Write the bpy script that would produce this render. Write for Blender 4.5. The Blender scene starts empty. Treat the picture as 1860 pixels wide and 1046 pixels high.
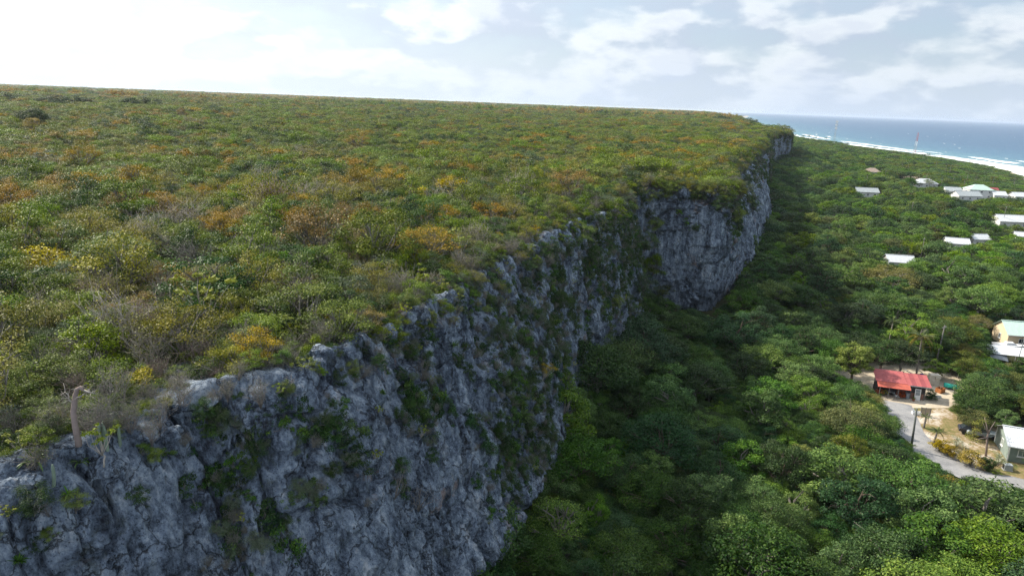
import bpy, bmesh, math, random
import numpy as np
from mathutils import Vector, Matrix, Euler

S = bpy.context.scene
COL = S.collection
R = math.radians
rng = np.random.default_rng(7)
rnd = random.Random(7)

# ------------------------------------------------------------------ camera
ROLL = math.atan(0.0383)
FPX, CX, CY = 1240.0, 930.0, 523.0
PITCH = math.atan((CY - 187.2) * math.cos(ROLL) / FPX)
ZC = 47.0
cd = bpy.data.cameras.new('camera')
cam = bpy.data.objects.new('camera', cd)
COL.objects.link(cam)
cd.sensor_width = 36.0
cd.lens = 24.0
cd.clip_start = 0.5
cd.clip_end = 120000
_c, _s, _cp, _sp = math.cos(ROLL), math.sin(ROLL), math.cos(PITCH), math.sin(PITCH)
_right = Vector((_c, _s * _sp, _s * _cp))
_up = Vector((-_s, _c * _sp, _c * _cp))
_back = Vector((0, -_cp, _sp))
cam.matrix_world = Matrix(((_right.x, _up.x, _back.x, 0), (_right.y, _up.y, _back.y, 0), (_right.z, _up.z, _back.z, ZC), (0, 0, 0, 1)))
S.camera = cam


def at(px, py, z=0.0):
    """ground position (x, y) seen at a photo pixel on the level z"""
    u, v = px - CX, py - CY
    u2, v2 = u * _c + v * _s, -u * _s + v * _c
    fwd, dn = FPX * _cp - v2 * _sp, FPX * _sp + v2 * _cp
    t = (ZC - z) / dn
    return u2 * t, fwd * t


def proj(x, y, z):
    d = ZC - z
    dep = y * _cp + d * _sp
    v2, u2 = (-y * _sp + d * _cp) / dep * FPX, x / dep * FPX
    return CX + u2 * _c - v2 * _s, CY + u2 * _s + v2 * _c, dep


# ------------------------------------------------------------------ sun, sky, exposure
SUN_EL, SUN_AZ = R(41), math.atan2(-0.86, 0.51)       # azimuth measured from +Y towards +X
SUND = Vector((math.sin(SUN_AZ) * math.cos(SUN_EL), math.cos(SUN_AZ) * math.cos(SUN_EL), math.sin(SUN_EL)))
sl = bpy.data.lights.new('sun', 'SUN')
sl.energy = 4.9
sl.angle = R(1.5)
sl.color = (1.0, 0.91, 0.77)
so = bpy.data.objects.new('sun', sl)
so.rotation_euler = SUND.to_track_quat('Z', 'Y').to_euler()
COL.objects.link(so)
S.view_settings.view_transform = 'Standard'
S.view_settings.look = 'None'
S.view_settings.exposure = 0.48
S.view_settings.gamma = 1.0
S.view_settings.use_curve_mapping = False
S.render.engine = 'CYCLES'
S.cycles.use_denoising = True
S.cycles.use_adaptive_sampling = True
S.cycles.adaptive_threshold = 0.015
S.cycles.denoising_prefilter = 'NONE'
S.cycles.max_bounces = 6
S.cycles.diffuse_bounces = 3
S.cycles.glossy_bounces = 2
S.cycles.transmission_bounces = 3
S.cycles.volume_bounces = 1
S.cycles.transparent_max_bounces = 8


class NT:
    """small node-tree writer"""

    def __init__(self, tree):
        self.t = tree
        tree.nodes.clear()

    def n(self, typ, ins=None, **kw):
        nd = self.t.nodes.new(typ)
        for k, v in kw.items():
            setattr(nd, k, v)
        for k, v in (ins or {}).items():
            if isinstance(v, bpy.types.NodeSocket):
                self.t.links.new(v, nd.inputs[k])
            else:
                nd.inputs[k].default_value = v
        return nd

    def link(self, a, b):
        self.t.links.new(a, b)

    def math(self, op, a, b=0.0, c=0.0, clamp=False):
        nd = self.n('ShaderNodeMath', operation=op, use_clamp=clamp)
        for i, v in enumerate((a, b, c)):
            if isinstance(v, bpy.types.NodeSocket):
                self.t.links.new(v, nd.inputs[i])
            else:
                nd.inputs[i].default_value = v
        return nd.outputs[0]

    def vmath(self, op, a, b=(0, 0, 0)):
        nd = self.n('ShaderNodeVectorMath', operation=op)
        for i, v in enumerate((a, b)):
            if isinstance(v, bpy.types.NodeSocket):
                self.t.links.new(v, nd.inputs[i])
            else:
                nd.inputs[i].default_value = v
        return nd.outputs['Value'] if op in ('DOT_PRODUCT', 'LENGTH') else nd.outputs[0]

    def ramp(self, fac, stops, interp='LINEAR'):
        nd = self.n('ShaderNodeValToRGB', {'Fac': fac})
        cr = nd.color_ramp
        cr.interpolation = interp
        while len(cr.elements) < len(stops):
            cr.elements.new(0.5)
        for e, (p, c) in zip(cr.elements, stops):
            e.position = p
            e.color = (*c, 1) if len(c) == 3 else c
        return nd.outputs['Color']

    def noise(self, vec, scale, detail=4, rough=0.55, dist=0.0):
        nd = self.n('ShaderNodeTexNoise', {'Scale': scale, 'Detail': detail, 'Roughness': rough, 'Distortion': dist})
        if vec is not None:
            self.t.links.new(vec, nd.inputs['Vector'])
        return nd.outputs['Fac']

    def mix(self, fac, a, b, blend='MIX'):
        nd = self.n('ShaderNodeMix', data_type='RGBA', blend_type=blend)
        for k, v in ((0, fac), (6, a), (7, b)):
            if isinstance(v, bpy.types.NodeSocket):
                self.t.links.new(v, nd.inputs[k])
            else:
                nd.inputs[k].default_value = v if k == 0 else ((*v, 1) if len(v) == 3 else v)
        return nd.outputs[2]

    def maprange(self, v, a, b, c=0.0, d=1.0, smooth=False):
        nd = self.n('ShaderNodeMapRange', {0: v, 1: a, 2: b, 3: c, 4: d}, interpolation_type='SMOOTHSTEP' if smooth else 'LINEAR')
        return nd.outputs[0]


def make_world():
    w = bpy.data.worlds.new('World')
    S.world = w
    w.use_nodes = True
    w.cycles.sampling_method = 'MANUAL'
    w.cycles.sample_map_resolution = 256
    g = NT(w.node_tree)
    sky = g.n('ShaderNodeTexSky', sky_type='NISHITA')
    sky.sun_disc = False
    sky.sun_elevation = SUN_EL
    sky.sun_rotation = SUN_AZ
    sky.air_density = 1.0
    sky.dust_density = 1.5
    sky.ozone_density = 2.0
    skyc = g.vmath('SCALE', sky.outputs[0])
    skyc.node.inputs['Scale'].default_value = 0.085
    d = g.n('ShaderNodeTexCoord').outputs['Generated']
    sep = g.n('ShaderNodeSeparateXYZ', {0: d})
    el = sep.outputs['Z']
    # cumulus banks, a little stretched sideways
    p = g.vmath('MULTIPLY', d, (1.0, 1.0, 2.2))
    big = g.noise(p, 7.5, 5, 0.48, 0.1)
    small = g.noise(p, 24.0, 5, 0.6, 0.3)
    dens = g.math('ADD', g.math('MULTIPLY', big, 0.78), g.math('MULTIPLY', small, 0.22))
    mask = g.maprange(dens, 0.31, 0.62, 0, 1, True)
    # lit tops against shaded undersides: compare the density with that a little higher up, towards the sun
    p2 = g.vmath('ADD', p, (-0.015, 0.009, 0.035))
    big2 = g.noise(p2, 7.5, 5, 0.48, 0.1)
    lit = g.maprange(g.math('SUBTRACT', big, big2), -0.06, 0.07, 0, 1, True)
    thick = g.maprange(dens, 0.49, 0.60, 0, 1, True)
    sdot = g.math('MAXIMUM', g.vmath('DOT_PRODUCT', d, tuple(SUND)), 0.0)
    glow = g.math('POWER', sdot, 2.2)
    shade = g.mix(lit, (0.40, 0.46, 0.565), (0.76, 0.78, 0.80))
    shade = g.mix(g.math('MULTIPLY', thick, 0.55), shade, (0.42, 0.485, 0.60))
    clear = g.mix(0.5, skyc, (0.50, 0.61, 0.74))
    base = g.mix(g.math('MULTIPLY', mask, 0.85), clear, shade)
    # moist air low over the sea
    low = g.maprange(el, -0.02, 0.10, 0.75, 0.0, True)
    base = g.mix(low, base, (0.53, 0.62, 0.75))
    # forward scattering towards the sun
    gl = g.n('ShaderNodeVectorMath', operation='SCALE', ins={0: (1.0, 1.0, 0.97)})
    g.link(g.math('MULTIPLY', glow, 0.46), gl.inputs['Scale'])
    tot = g.vmath('ADD', base, gl.outputs[0])
    bg = g.n('ShaderNodeBackground', {'Color': tot, 'Strength': 1.0})
    out = g.n('ShaderNodeOutputWorld', {'Surface': bg.outputs[0]})


make_world()

# ------------------------------------------------------------------ numeric noise
def _h(ix, iy, iz, seed):
    with np.errstate(over='ignore'):
        n = (ix.astype(np.uint32) * np.uint32(374761393) + iy.astype(np.uint32) * np.uint32(668265263) + iz.astype(np.uint32) * np.uint32(2246822519) + np.uint32(seed * 3266489917 & 0xffffffff))
        n = (n ^ (n >> np.uint32(13))) * np.uint32(1274126177)
        n = n ^ (n >> np.uint32(16))
    return n.astype(np.float64) / 4294967295.0


def vnoise(P, seed=0):
    P = np.asarray(P, float)
    i = np.floor(P).astype(np.int64)
    f = P - i
    f = f * f * (3 - 2 * f)
    out = 0
    for dx in (0, 1):
        for dy in (0, 1):
            for dz in (0, 1):
                w = (f[:, 0] if dx else 1 - f[:, 0]) * (f[:, 1] if dy else 1 - f[:, 1]) * (f[:, 2] if dz else 1 - f[:, 2])
                out = out + w * _h(i[:, 0] + dx, i[:, 1] + dy, i[:, 2] + dz, seed)
    return out * 2 - 1


def fbm(P, octv=4, seed=0, ridged=False):
    P = np.asarray(P, float)
    o, a, t = 0, 1.0, 0
    for k in range(octv):
        v = vnoise(P * 2.03 ** k + 17.3 * k, seed + k)
        if ridged:
            v = 1 - 2 * np.abs(v)
        o = o + a * v
        t += a
        a *= 0.5
    return o / t


def cell(P, seed=0):
    """F1, F2, cell id and offset from the cell's seed point"""
    P = np.asarray(P, float)
    i = np.floor(P).astype(np.int64)
    f1 = np.full(len(P), 9.0)
    f2 = f1.copy()
    idv = np.zeros(len(P))
    off = np.zeros_like(P)
    for dx in (-1, 0, 1):
        for dy in (-1, 0, 1):
            for dz in (-1, 0, 1):
                c = i + np.array([dx, dy, dz])
                q = np.stack([_h(c[:, 0], c[:, 1], c[:, 2], seed + k) for k in (1, 2, 3)], 1) + c
                r = np.sqrt(((q - P) ** 2).sum(1))
                near = r < f1
                f2 = np.where(near, f1, np.minimum(f2, r))
                idv = np.where(near, _h(c[:, 0], c[:, 1], c[:, 2], seed + 9), idv)
                off = np.where(near[:, None], P - q, off)
                f1 = np.where(near, r, f1)
    return f1, f2, idv, off


# ------------------------------------------------------------------ mesh helpers
def mesh_np(name, V, F, mats, midx=None, tint=None, smooth=False):
    """V (n,3), F list of quad/tri index arrays"""
    V = np.asarray(V, np.float32)
    me = bpy.data.meshes.new(name)
    if not isinstance(F, (list, tuple)):
        F = [F]
    F = [np.asarray(f, np.int32) for f in F if len(f)]
    me.vertices.add(len(V))
    me.vertices.foreach_set('co', V.ravel())
    loops = np.concatenate([f.ravel() for f in F])
    tot = np.concatenate([np.full(len(f), f.shape[1], np.int32) for f in F])
    start = np.concatenate([[0], np.cumsum(tot)[:-1]]).astype(np.int32)
    me.loops.add(len(loops))
    me.loops.foreach_set('vertex_index', loops)
    me.polygons.add(len(tot))
    me.polygons.foreach_set('loop_start', start)
    me.polygons.foreach_set('loop_total', tot)
    if smooth:
        me.polygons.foreach_set('use_smooth', np.ones(len(tot), bool))
    for m in (mats if isinstance(mats, (list, tuple)) else [mats]):
        me.materials.append(m)
    if midx is not None:
        me.polygons.foreach_set('material_index', np.asarray(midx, np.int32))
    if tint is not None:
        a = me.attributes.new('tint', 'FLOAT', 'POINT')
        a.data.foreach_set('value', np.asarray(tint, np.float32))
    me.update(calc_edges=True)
    return me


def link(o, parent=None):
    COL.objects.link(o)
    if parent is not None:
        o.parent = parent
    return o


def obj(name, me, parent=None):
    return link(bpy.data.objects.new(name, me), parent)


def tag(o, label=None, cat=None, group=None, kind=None):
    for k, v in (('label', label), ('category', cat), ('group', group), ('kind', kind)):
        if v:
            o[k] = v
    return o


def empty(name, loc, rz=0.0, sc=1.0):
    o = bpy.data.objects.new(name, None)
    o.empty_display_size = 0.3
    o.location = loc
    o.rotation_euler = (0, 0, rz)
    o.scale = (sc, sc, sc) if not isinstance(sc, (tuple, list)) else sc
    COL.objects.link(o)
    return o


class MB:
    """collects boxes, prisms and tubes into one mesh"""

    def __init__(self):
        self.v, self.f = [], []

    def add(self, vs, fs):
        b = len(self.v)
        self.v += [tuple(p) for p in vs]
        self.f += [tuple(b + i for i in f) for f in fs]
        return self

    def box(self, c, s, rz=0.0, m=None):
        x, y, z = s[0] / 2, s[1] / 2, s[2] / 2
        vs = [Vector((a, b, d)) for d in (-z, z) for a, b in ((-x, -y), (x, -y), (x, y), (-x, y))]
        M = Matrix.Translation(c) @ (m if m is not None else Matrix.Rotation(rz, 4, 'Z'))
        return self.add([M @ v for v in vs], [(3, 2, 1, 0), (4, 5, 6, 7), (0, 1, 5, 4), (1, 2, 6, 5), (2, 3, 7, 6), (3, 0, 4, 7)])

    def bar(self, a, b, w, h=None):
        a, b = Vector(a), Vector(b)
        d = b - a
        q = d.to_track_quat('X', 'Z').to_matrix().to_4x4()
        return self.box((a + b) / 2, (d.length, w, h or w), m=q)

    def tube(self, pts, rad, n=6, cap=True):
        V, F = tube(pts, rad, n)
        self.add(V, F)
        return self

    def build(self, name, mat, parent=None, smooth=False, bevel=0):
        me = bpy.data.meshes.new(name)
        me.from_pydata(self.v, [], self.f)
        me.materials.append(mat)
        if smooth:
            me.polygons.foreach_set('use_smooth', [True] * len(me.polygons))
        me.update()
        o = obj(name, me, parent)
        if bevel:
            b = o.modifiers.new('edge', 'BEVEL')
            b.width = bevel
            b.segments = 2
        return o


def tube(pts, rad, n=6):
    """ring tube through pts with one radius each; returns verts, quads + cap faces"""
    pts = [Vector(p) for p in pts]
    V, F = [], []
    for i, p in enumerate(pts):
        d = (pts[min(i + 1, len(pts) - 1)] - pts[max(i - 1, 0)])
        d = d.normalized() if d.length > 1e-6 else Vector((0, 0, 1))
        a = d.cross(Vector((0.31, 0.87, 0.38))).normalized()
        b = d.cross(a)
        for k in range(n):
            t = 2 * math.pi * k / n
            V.append(p + (a * math.cos(t) + b * math.sin(t)) * rad[i])
    for i in range(len(pts) - 1):
        for k in range(n):
            F.append((i * n + k, i * n + (k + 1) % n, (i + 1) * n + (k + 1) % n, (i + 1) * n + k))
    F.append(tuple(range(n - 1, -1, -1)))
    F.append(tuple((len(pts) - 1) * n + k for k in range(n)))
    return V, F


# ------------------------------------------------------------------ materials
MATS = {}


def mat(name, build):
    m = bpy.data.materials.new(name)
    m.use_nodes = True
    build(NT(m.node_tree))
    MATS[name] = m
    return m


def out(g, sh, disp=None):
    o = g.n('ShaderNodeOutputMaterial', {'Surface': sh})


def plain(name, col, rough=0.7, var=0.25, scale=1.5, metal=0.0, bump=0.0, spec=0.3):
    def b(g):
        oc = g.n('ShaderNodeTexCoord').outputs['Object']
        n = g.noise(oc, scale, 5, 0.6)
        n2 = g.noise(oc, scale * 9, 3, 0.6)
        f = g.math('ADD', g.math('MULTIPLY', n, 0.7), g.math('MULTIPLY', n2, 0.3))
        lo = tuple(c * (1 - var) for c in col)
        hi = tuple(min(1, c * (1 + var)) for c in col)
        c = g.ramp(f, [(0.3, lo), (0.7, hi)])
        p = g.n('ShaderNodeBsdfPrincipled', {'Base Color': c, 'Roughness': rough, 'Metallic': metal, 'Specular IOR Level': spec})
        if bump:
            bn = g.n('ShaderNodeBump', {'Height': n2, 'Strength': bump, 'Distance': 0.05})
            g.link(bn.outputs[0], p.inputs['Normal'])
        out(g, p.outputs[0])
    return mat(name, b)


def leafmat(name, dark, mid, light, other=None, transl=0.22, rvar=0.25, rough=0.5, patch=0.0):
    """leaf faces: 'tint' runs from shaded inner leaves' kind to fresh ones; each plant shifts a little"""
    def b(g):
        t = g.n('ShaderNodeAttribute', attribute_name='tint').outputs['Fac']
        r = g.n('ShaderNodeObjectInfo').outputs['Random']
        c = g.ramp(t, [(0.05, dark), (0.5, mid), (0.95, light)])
        if other is not None:
            ob = g.n('ShaderNodeObjectInfo').outputs['Location']
            nz = g.noise(ob, 0.11, 3, 0.6)
            f = g.math('ADD', g.math('MULTIPLY', r, 0.45), g.math('MULTIPLY', nz, 1.0))
            c = g.mix(g.maprange(f, 0.55, 0.95, 0, 0.85), c, g.ramp(t, [(0.05, tuple(x * 0.5 for x in other)), (0.9, other)]))
        hs = g.n('ShaderNodeHueSaturation', {'Color': c, 'Hue': g.maprange(r, 0, 1, 0.485, 0.512), 'Saturation': g.maprange(g.math('FRACT', g.math('MULTIPLY', r, 7.31)), 0, 1, 0.8, 1.12), 'Value': g.maprange(g.math('FRACT', g.math('MULTIPLY', r, 13.7)), 0, 1, 1 - rvar, 1 + rvar)})
        c = hs.outputs[0]
        p = g.n('ShaderNodeBsdfPrincipled', {'Base Color': c, 'Roughness': rough, 'Specular IOR Level': 0.18})
        tr = g.n('ShaderNodeBsdfTranslucent', {'Color': g.mix(0.5, c, g.mix(1.0, c, (1.0, 1.0, 0.35), 'MULTIPLY'))})
        m = g.n('ShaderNodeMixShader', {0: transl, 1: p.outputs[0], 2: tr.outputs[0]})
        out(g, m.outputs[0])
    return mat(name, b)


leafmat('leaf_green', (0.028, 0.060, 0.007), (0.118, 0.186, 0.017), (0.285, 0.350, 0.036), rvar=0.22)
leafmat('tree_olive', (0.028, 0.050, 0.010), (0.090, 0.122, 0.022), (0.200, 0.215, 0.045), rvar=0.2)
leafmat('tree_green', (0.016, 0.048, 0.009), (0.056, 0.136, 0.020), (0.155, 0.265, 0.044), rvar=0.22)
leafmat('leaf_dark', (0.012, 0.034, 0.008), (0.032, 0.080, 0.016), (0.085, 0.150, 0.030), rvar=0.22)
leafmat('leaf_deep', (0.010, 0.032, 0.012), (0.026, 0.080, 0.024), (0.065, 0.140, 0.044), rvar=0.22)
leafmat('leaf_bright', (0.040, 0.098, 0.010), (0.110, 0.215, 0.022), (0.240, 0.350, 0.048), rvar=0.18)
leafmat('leaf_pale', (0.060, 0.100, 0.020), (0.165, 0.230, 0.050), (0.330, 0.400, 0.110), rvar=0.12)
leafmat('leaf_lime', (0.090, 0.130, 0.008), (0.210, 0.265, 0.012), (0.340, 0.380, 0.030), rvar=0.15)
leafmat('leaf_olive', (0.042, 0.066, 0.009), (0.185, 0.190, 0.019), (0.400, 0.350, 0.040), rvar=0.22)
leafmat('leaf_orange', (0.050, 0.066, 0.008), (0.240, 0.175, 0.014), (0.580, 0.350, 0.022), rvar=0.2)
leafmat('leaf_yellow', (0.130, 0.105, 0.012), (0.330, 0.260, 0.018), (0.520, 0.420, 0.040), rvar=0.18)
leafmat('leaf_grey', (0.045, 0.066, 0.036), (0.100, 0.140, 0.080), (0.175, 0.225, 0.135), rvar=0.2)
leafmat('leaf_tawny', (0.070, 0.074, 0.020), (0.190, 0.185, 0.046), (0.360, 0.320, 0.090), rvar=0.2)
leafmat('leaf_fern', (0.020, 0.050, 0.012), (0.055, 0.120, 0.022), (0.120, 0.210, 0.040), rvar=0.25, rough=0.4)
leafmat('leaf_palm', (0.035, 0.055, 0.014), (0.090, 0.130, 0.030), (0.200, 0.220, 0.060), rvar=0.2, rough=0.35)
leafmat('leaf_palm_yellow', (0.090, 0.080, 0.014), (0.220, 0.190, 0.030), (0.360, 0.300, 0.060), rvar=0.15, rough=0.35)
leafmat('leaf_red', (0.120, 0.020, 0.012), (0.350, 0.060, 0.030), (0.520, 0.120, 0.060), rvar=0.15)
leafmat('leaf_white', (0.100, 0.160, 0.060), (0.350, 0.400, 0.250), (0.750, 0.760, 0.650), rvar=0.1)
plain('bark_grey', (0.215, 0.195, 0.175), 0.9, 0.4, 3.0)
plain('bark_brown', (0.115, 0.088, 0.068), 0.9, 0.4, 3.0)
plain('bark_pale', (0.36, 0.33, 0.29), 0.85, 0.35, 3.0)
plain('bark_pink', (0.25, 0.195, 0.175), 0.85, 0.3, 2.0)
plain('twig', (0.20, 0.185, 0.175), 0.9, 0.35, 2.0)
plain('cactus_skin', (0.20, 0.26, 0.19), 0.6, 0.25, 4.0)


def m_cliff(g):
    pos = g.n('ShaderNodeNewGeometry').outputs['Position']
    v = g.vmath('MULTIPLY', pos, (1.0, 1.0, 0.13))
    streak = g.noise(v, 0.75, 7, 0.66, 0.3)
    streak2 = g.noise(v, 2.6, 6, 0.66, 0.2)
    blot = g.noise(pos, 0.28, 8, 0.66, 0.4)
    fine = g.noise(pos, 3.2, 9, 0.74)
    pits = g.n('ShaderNodeTexVoronoi', {'Vector': pos, 'Scale': 3.4, 'Randomness': 1.0}, feature='F1').outputs['Distance']
    f = g.math('ADD', g.math('MULTIPLY', blot, 0.42), g.math('MULTIPLY', fine, 0.58))
    f = g.math('ADD', f, g.math('MULTIPLY', g.math('SUBTRACT', streak, 0.5), 0.85))
    f = g.math('ADD', f, g.math('MULTIPLY', g.math('SUBTRACT', streak2, 0.5), 0.35))
    # joints: the face breaks into slabs of slightly different grey
    wob = g.n('ShaderNodeTexNoise', {'Vector': pos, 'Scale': 0.9, 'Detail': 5.0, 'Roughness': 0.6}).outputs['Color']
    wp = g.vmath('ADD', g.vmath('MULTIPLY', pos, (1, 1, 0.62)), g.vmath('MULTIPLY', g.vmath('SUBTRACT', wob, (0.5, 0.5, 0.5)), (2.2, 2.2, 1.8)))
    e1 = g.n('ShaderNodeTexVoronoi', {'Vector': wp, 'Scale': 0.36}, feature='DISTANCE_TO_EDGE').outputs['Distance']
    e2 = g.n('ShaderNodeTexVoronoi', {'Vector': wp, 'Scale': 1.15}, feature='DISTANCE_TO_EDGE').outputs['Distance']
    cv = g.n('ShaderNodeTexVoronoi', {'Vector': wp, 'Scale': 1.15}, feature='F1')
    sh_ = g.n('ShaderNodeSeparateColor', {0: cv.outputs['Color']}).outputs[0]
    f = g.math('ADD', f, g.math('MULTIPLY', g.math('SUBTRACT', sh_, 0.5), 0.09))
    hole = g.n('ShaderNodeTexVoronoi', {'Vector': pos, 'Scale': 6.5, 'Randomness': 1.0}, feature='F1').outputs['Distance']
    f = g.math('SUBTRACT', f, g.maprange(hole, 0.30, 0.05, 0.0, 0.16))
    j1 = g.maprange(e1, 0.0, 0.022, 1, 0)
    j2 = g.maprange(e2, 0.0, 0.05, 1, 0)
    joint = g.math('MAXIMUM', j1, g.math('MULTIPLY', j2, 0.15))
    c = g.ramp(f, [(0.27, (0.026, 0.030, 0.042)), (0.39, (0.080, 0.104, 0.142)), (0.49, (0.178, 0.226, 0.296)), (0.61, (0.33, 0.395, 0.475)), (0.75, (0.56, 0.59, 0.64))])  # greys hold the blue of skylit shade, painted into the rock colour
    # black water stains run down the face
    st = g.maprange(streak2, 0.55, 0.66, 0, 1, True)
    st = g.math('MULTIPLY', st, g.maprange(g.noise(v, 0.4, 4, 0.6, 0.2), 0.47, 0.60, 0, 1, True))
    c = g.mix(g.math('MULTIPLY', st, 0.8), c, (0.030, 0.032, 0.040))
    # fresh, pinkish breaks and rust
    pk = g.noise(g.vmath('ADD', pos, (31.0, 7.0, 3.0)), 0.2, 6, 0.66, 0.3)
    c = g.mix(g.maprange(pk, 0.60, 0.68, 0, 0.65, True), c, g.mix(fine, (0.22, 0.13, 0.10), (0.52, 0.40, 0.34)))
    # lichen and moss film
    ms = g.noise(g.vmath('ADD', pos, (3.0, 57.0, 13.0)), 0.5, 7, 0.68, 0.4)
    c = g.mix(g.maprange(ms, 0.56, 0.70, 0, 0.5, True), c, (0.065, 0.078, 0.036))
    c = g.mix(g.math('MULTIPLY', joint, 0.65), c, (0.028, 0.027, 0.026))
    p = g.n('ShaderNodeBsdfPrincipled', {'Base Color': c, 'Roughness': 0.92, 'Specular IOR Level': 0.2})
    hgt = g.math('ADD', g.math('SUBTRACT', fine, g.math('MULTIPLY', joint, 1.1)), g.math('MULTIPLY', pits, 0.5))
    hgt = g.math('ADD', hgt, g.math('MULTIPLY', streak2, 0.8))
    bm = g.n('ShaderNodeBump', {'Height': hgt, 'Strength': 1.0, 'Distance': 0.32})
    g.link(bm.outputs[0], p.inputs['Normal'])
    out(g, p.outputs[0])


mat('cliff_rock', m_cliff)


def m_plateau(g):
    pos = g.n('ShaderNodeNewGeometry').outputs['Position']
    a = g.noise(pos, 0.02, 6, 0.6)
    b = g.noise(pos, 0.35, 6, 0.7)
    f = g.math('ADD', g.math('MULTIPLY', a, 0.5), g.math('MULTIPLY', b, 0.5))
    c = g.ramp(f, [(0.35, (0.035, 0.045, 0.014)), (0.5, (0.075, 0.080, 0.024)), (0.62, (0.13, 0.105, 0.030))])
    p = g.n('ShaderNodeBsdfPrincipled', {'Base Color': c, 'Roughness': 0.95, 'Specular IOR Level': 0.1})
    out(g, p.outputs[0])


mat('plateau_soil', m_plateau)


def m_ground(g):
    pos = g.n('ShaderNodeNewGeometry').outputs['Position']
    a = g.noise(pos, 0.05, 6, 0.6)
    b = g.noise(pos, 0.8, 6, 0.7)
    c = g.ramp(g.math('ADD', g.math('MULTIPLY', a, 0.5), g.math('MULTIPLY', b, 0.5)), [(0.35, (0.020, 0.026, 0.012)), (0.6, (0.05, 0.052, 0.022))])
    z = g.n('ShaderNodeSeparateXYZ', {0: pos}).outputs['Z']
    c = g.mix(g.maprange(g.math('ADD', z, g.math('MULTIPLY', g.math('SUBTRACT', a, 0.5), 1.5)), -1.9, -1.5, 1, 0), c, (0.46, 0.41, 0.33))
    p = g.n('ShaderNodeBsdfPrincipled', {'Base Color': c, 'Roughness': 0.95, 'Specular IOR Level': 0.1})
    out(g, p.outputs[0])


mat('forest_floor', m_ground)
# ------------------------------------------------------------------ terrain: bluff, plateau, low ground, sea
PROF = {   # outward offset, height below the rim
    'slope': [(-7, -0.5), (-3, 0.0), (0, 0), (1.2, -1.6), (2.6, -5), (4.6, -10), (5.6, -12.6), (5.3, -13.6), (6.6, -17), (7.8, -20), (7.2, -22), (5.4, -24.5), (5.0, -33)],
    'steep': [(-7, -0.5), (-3, 0.0), (0, 0), (0.9, -1.8), (1.7, -5), (2.8, -10), (3.5, -13), (3.9, -16), (4.5, -20), (4.9, -23), (4.4, -26), (3.8, -28), (3.6, -33)],
    'wall': [(-7, -0.5), (-3, 0.0), (0, 0), (0.5, -1.5), (0.9, -4), (1.2, -9), (1.3, -12), (1.0, -14), (0.4, -18), (-0.3, -22), (-0.9, -25), (-1.2, -28), (-1.4, -33)],
    'bulge': [(-7, -0.5), (-3, 0.0), (0, 0), (2.6, -2.0), (5.5, -5), (8.6, -9), (10.0, -12), (11.0, -15), (12.0, -19), (12.4, -22), (11.4, -25), (10.4, -28), (10, -33)],
    'shelf': [(-7, -0.5), (-3, 0.0), (0, 0), (2.0, -2.5), (4.0, -6), (5.0, -10), (5.6, -13), (5.8, -16), (6.2, -19), (6.6, -22), (7.2, -25), (7.6, -28), (8, -33)],
}
RIM = [(-120, -38, 30, 'slope'), (-75, -10, 30, 'slope'), (-50, 9, 30, 'slope'), (-34, 20.5, 29.8, 'slope'), (-24, 28.4, 29.3, 'slope'), (-20.2, 32.5, 29.3, 'slope'), (-18.6, 36.6, 29.6, 'slope'), (-13.6, 40.2, 29.6, 'slope'),
       (-11.3, 46, 29.5, 'slope'), (-7.4, 55.5, 29.5, 'slope'), (-2.2, 72, 29.5, 'slope'), (4.8, 92, 29.5, 'steep'), (12.6, 109, 29.5, 'steep'), (18.6, 122, 29.4, 'steep'), (21.2, 130, 29.4, 'steep'), (20.2, 138, 29.4, 'shelf'),
       (23.0, 146.5, 29.5, 'wall'), (30, 151, 29.6, 'wall'), (38, 149.5, 29.7, 'wall'), (44.5, 148, 29.6, 'wall'), (49, 155, 29.5, 'wall'), (54.5, 176, 29.5, 'steep'), (61, 205, 29.5, 'bulge'), (77, 246, 29.5, 'bulge'), (91, 280, 29.5, 'bulge'),
       (118, 345, 29.5, 'shelf'), (146, 415, 29.5, 'shelf'), (172, 490, 29.4, 'shelf'), (206, 565, 29.2, 'steep'), (222, 600, 29.0, 'wall'), (244, 628, 28.6, 'wall'), (255, 662, 28.2, 'wall'), (274, 710, 28.5, 'steep'), (286, 800, 29.5, 'steep'),
       (345, 1015, 30, 'shelf'), (440, 1385, 30, 'shelf'), (535, 1755, 30, 'shelf'), (680, 2340, 30, 'shelf'), (830, 2910, 30, 'shelf'), (1080, 3850, 30, 'shelf'), (1360, 4950, 30, 'shelf'), (2100, 8500, 30, 'shelf')]


def catmull(P, per):
    P = np.asarray(P, float)
    Q = np.vstack([2 * P[0] - P[1], P, 2 * P[-1] - P[-2]])
    res = []
    for i in range(len(P) - 1):
        a, b, c, d = Q[i], Q[i + 1], Q[i + 2], Q[i + 3]
        t = np.linspace(0, 1, per, endpoint=False)[:, None]
        # centripetal-ish: tension reduced to stay close to the control polygon
        m0, m1 = 0.35 * (c - a), 0.35 * (d - b)
        res.append((2 * t ** 3 - 3 * t ** 2 + 1) * b + (t ** 3 - 2 * t ** 2 + t) * m0 + (-2 * t ** 3 + 3 * t ** 2) * c + (t ** 3 - t ** 2) * m1)
    res.append(P[-1:])
    return np.vstack(res)


_rp = np.array([r[:3] for r in RIM])
_prof = np.array([PROF[r[3]] for r in RIM])                     # n, 13, 2
RIMF = catmull(np.hstack([_rp, _prof.reshape(len(RIM), -1)]), 24)   # fine rim with interpolated profile
RIMC = RIMF[::6, :2]


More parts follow.
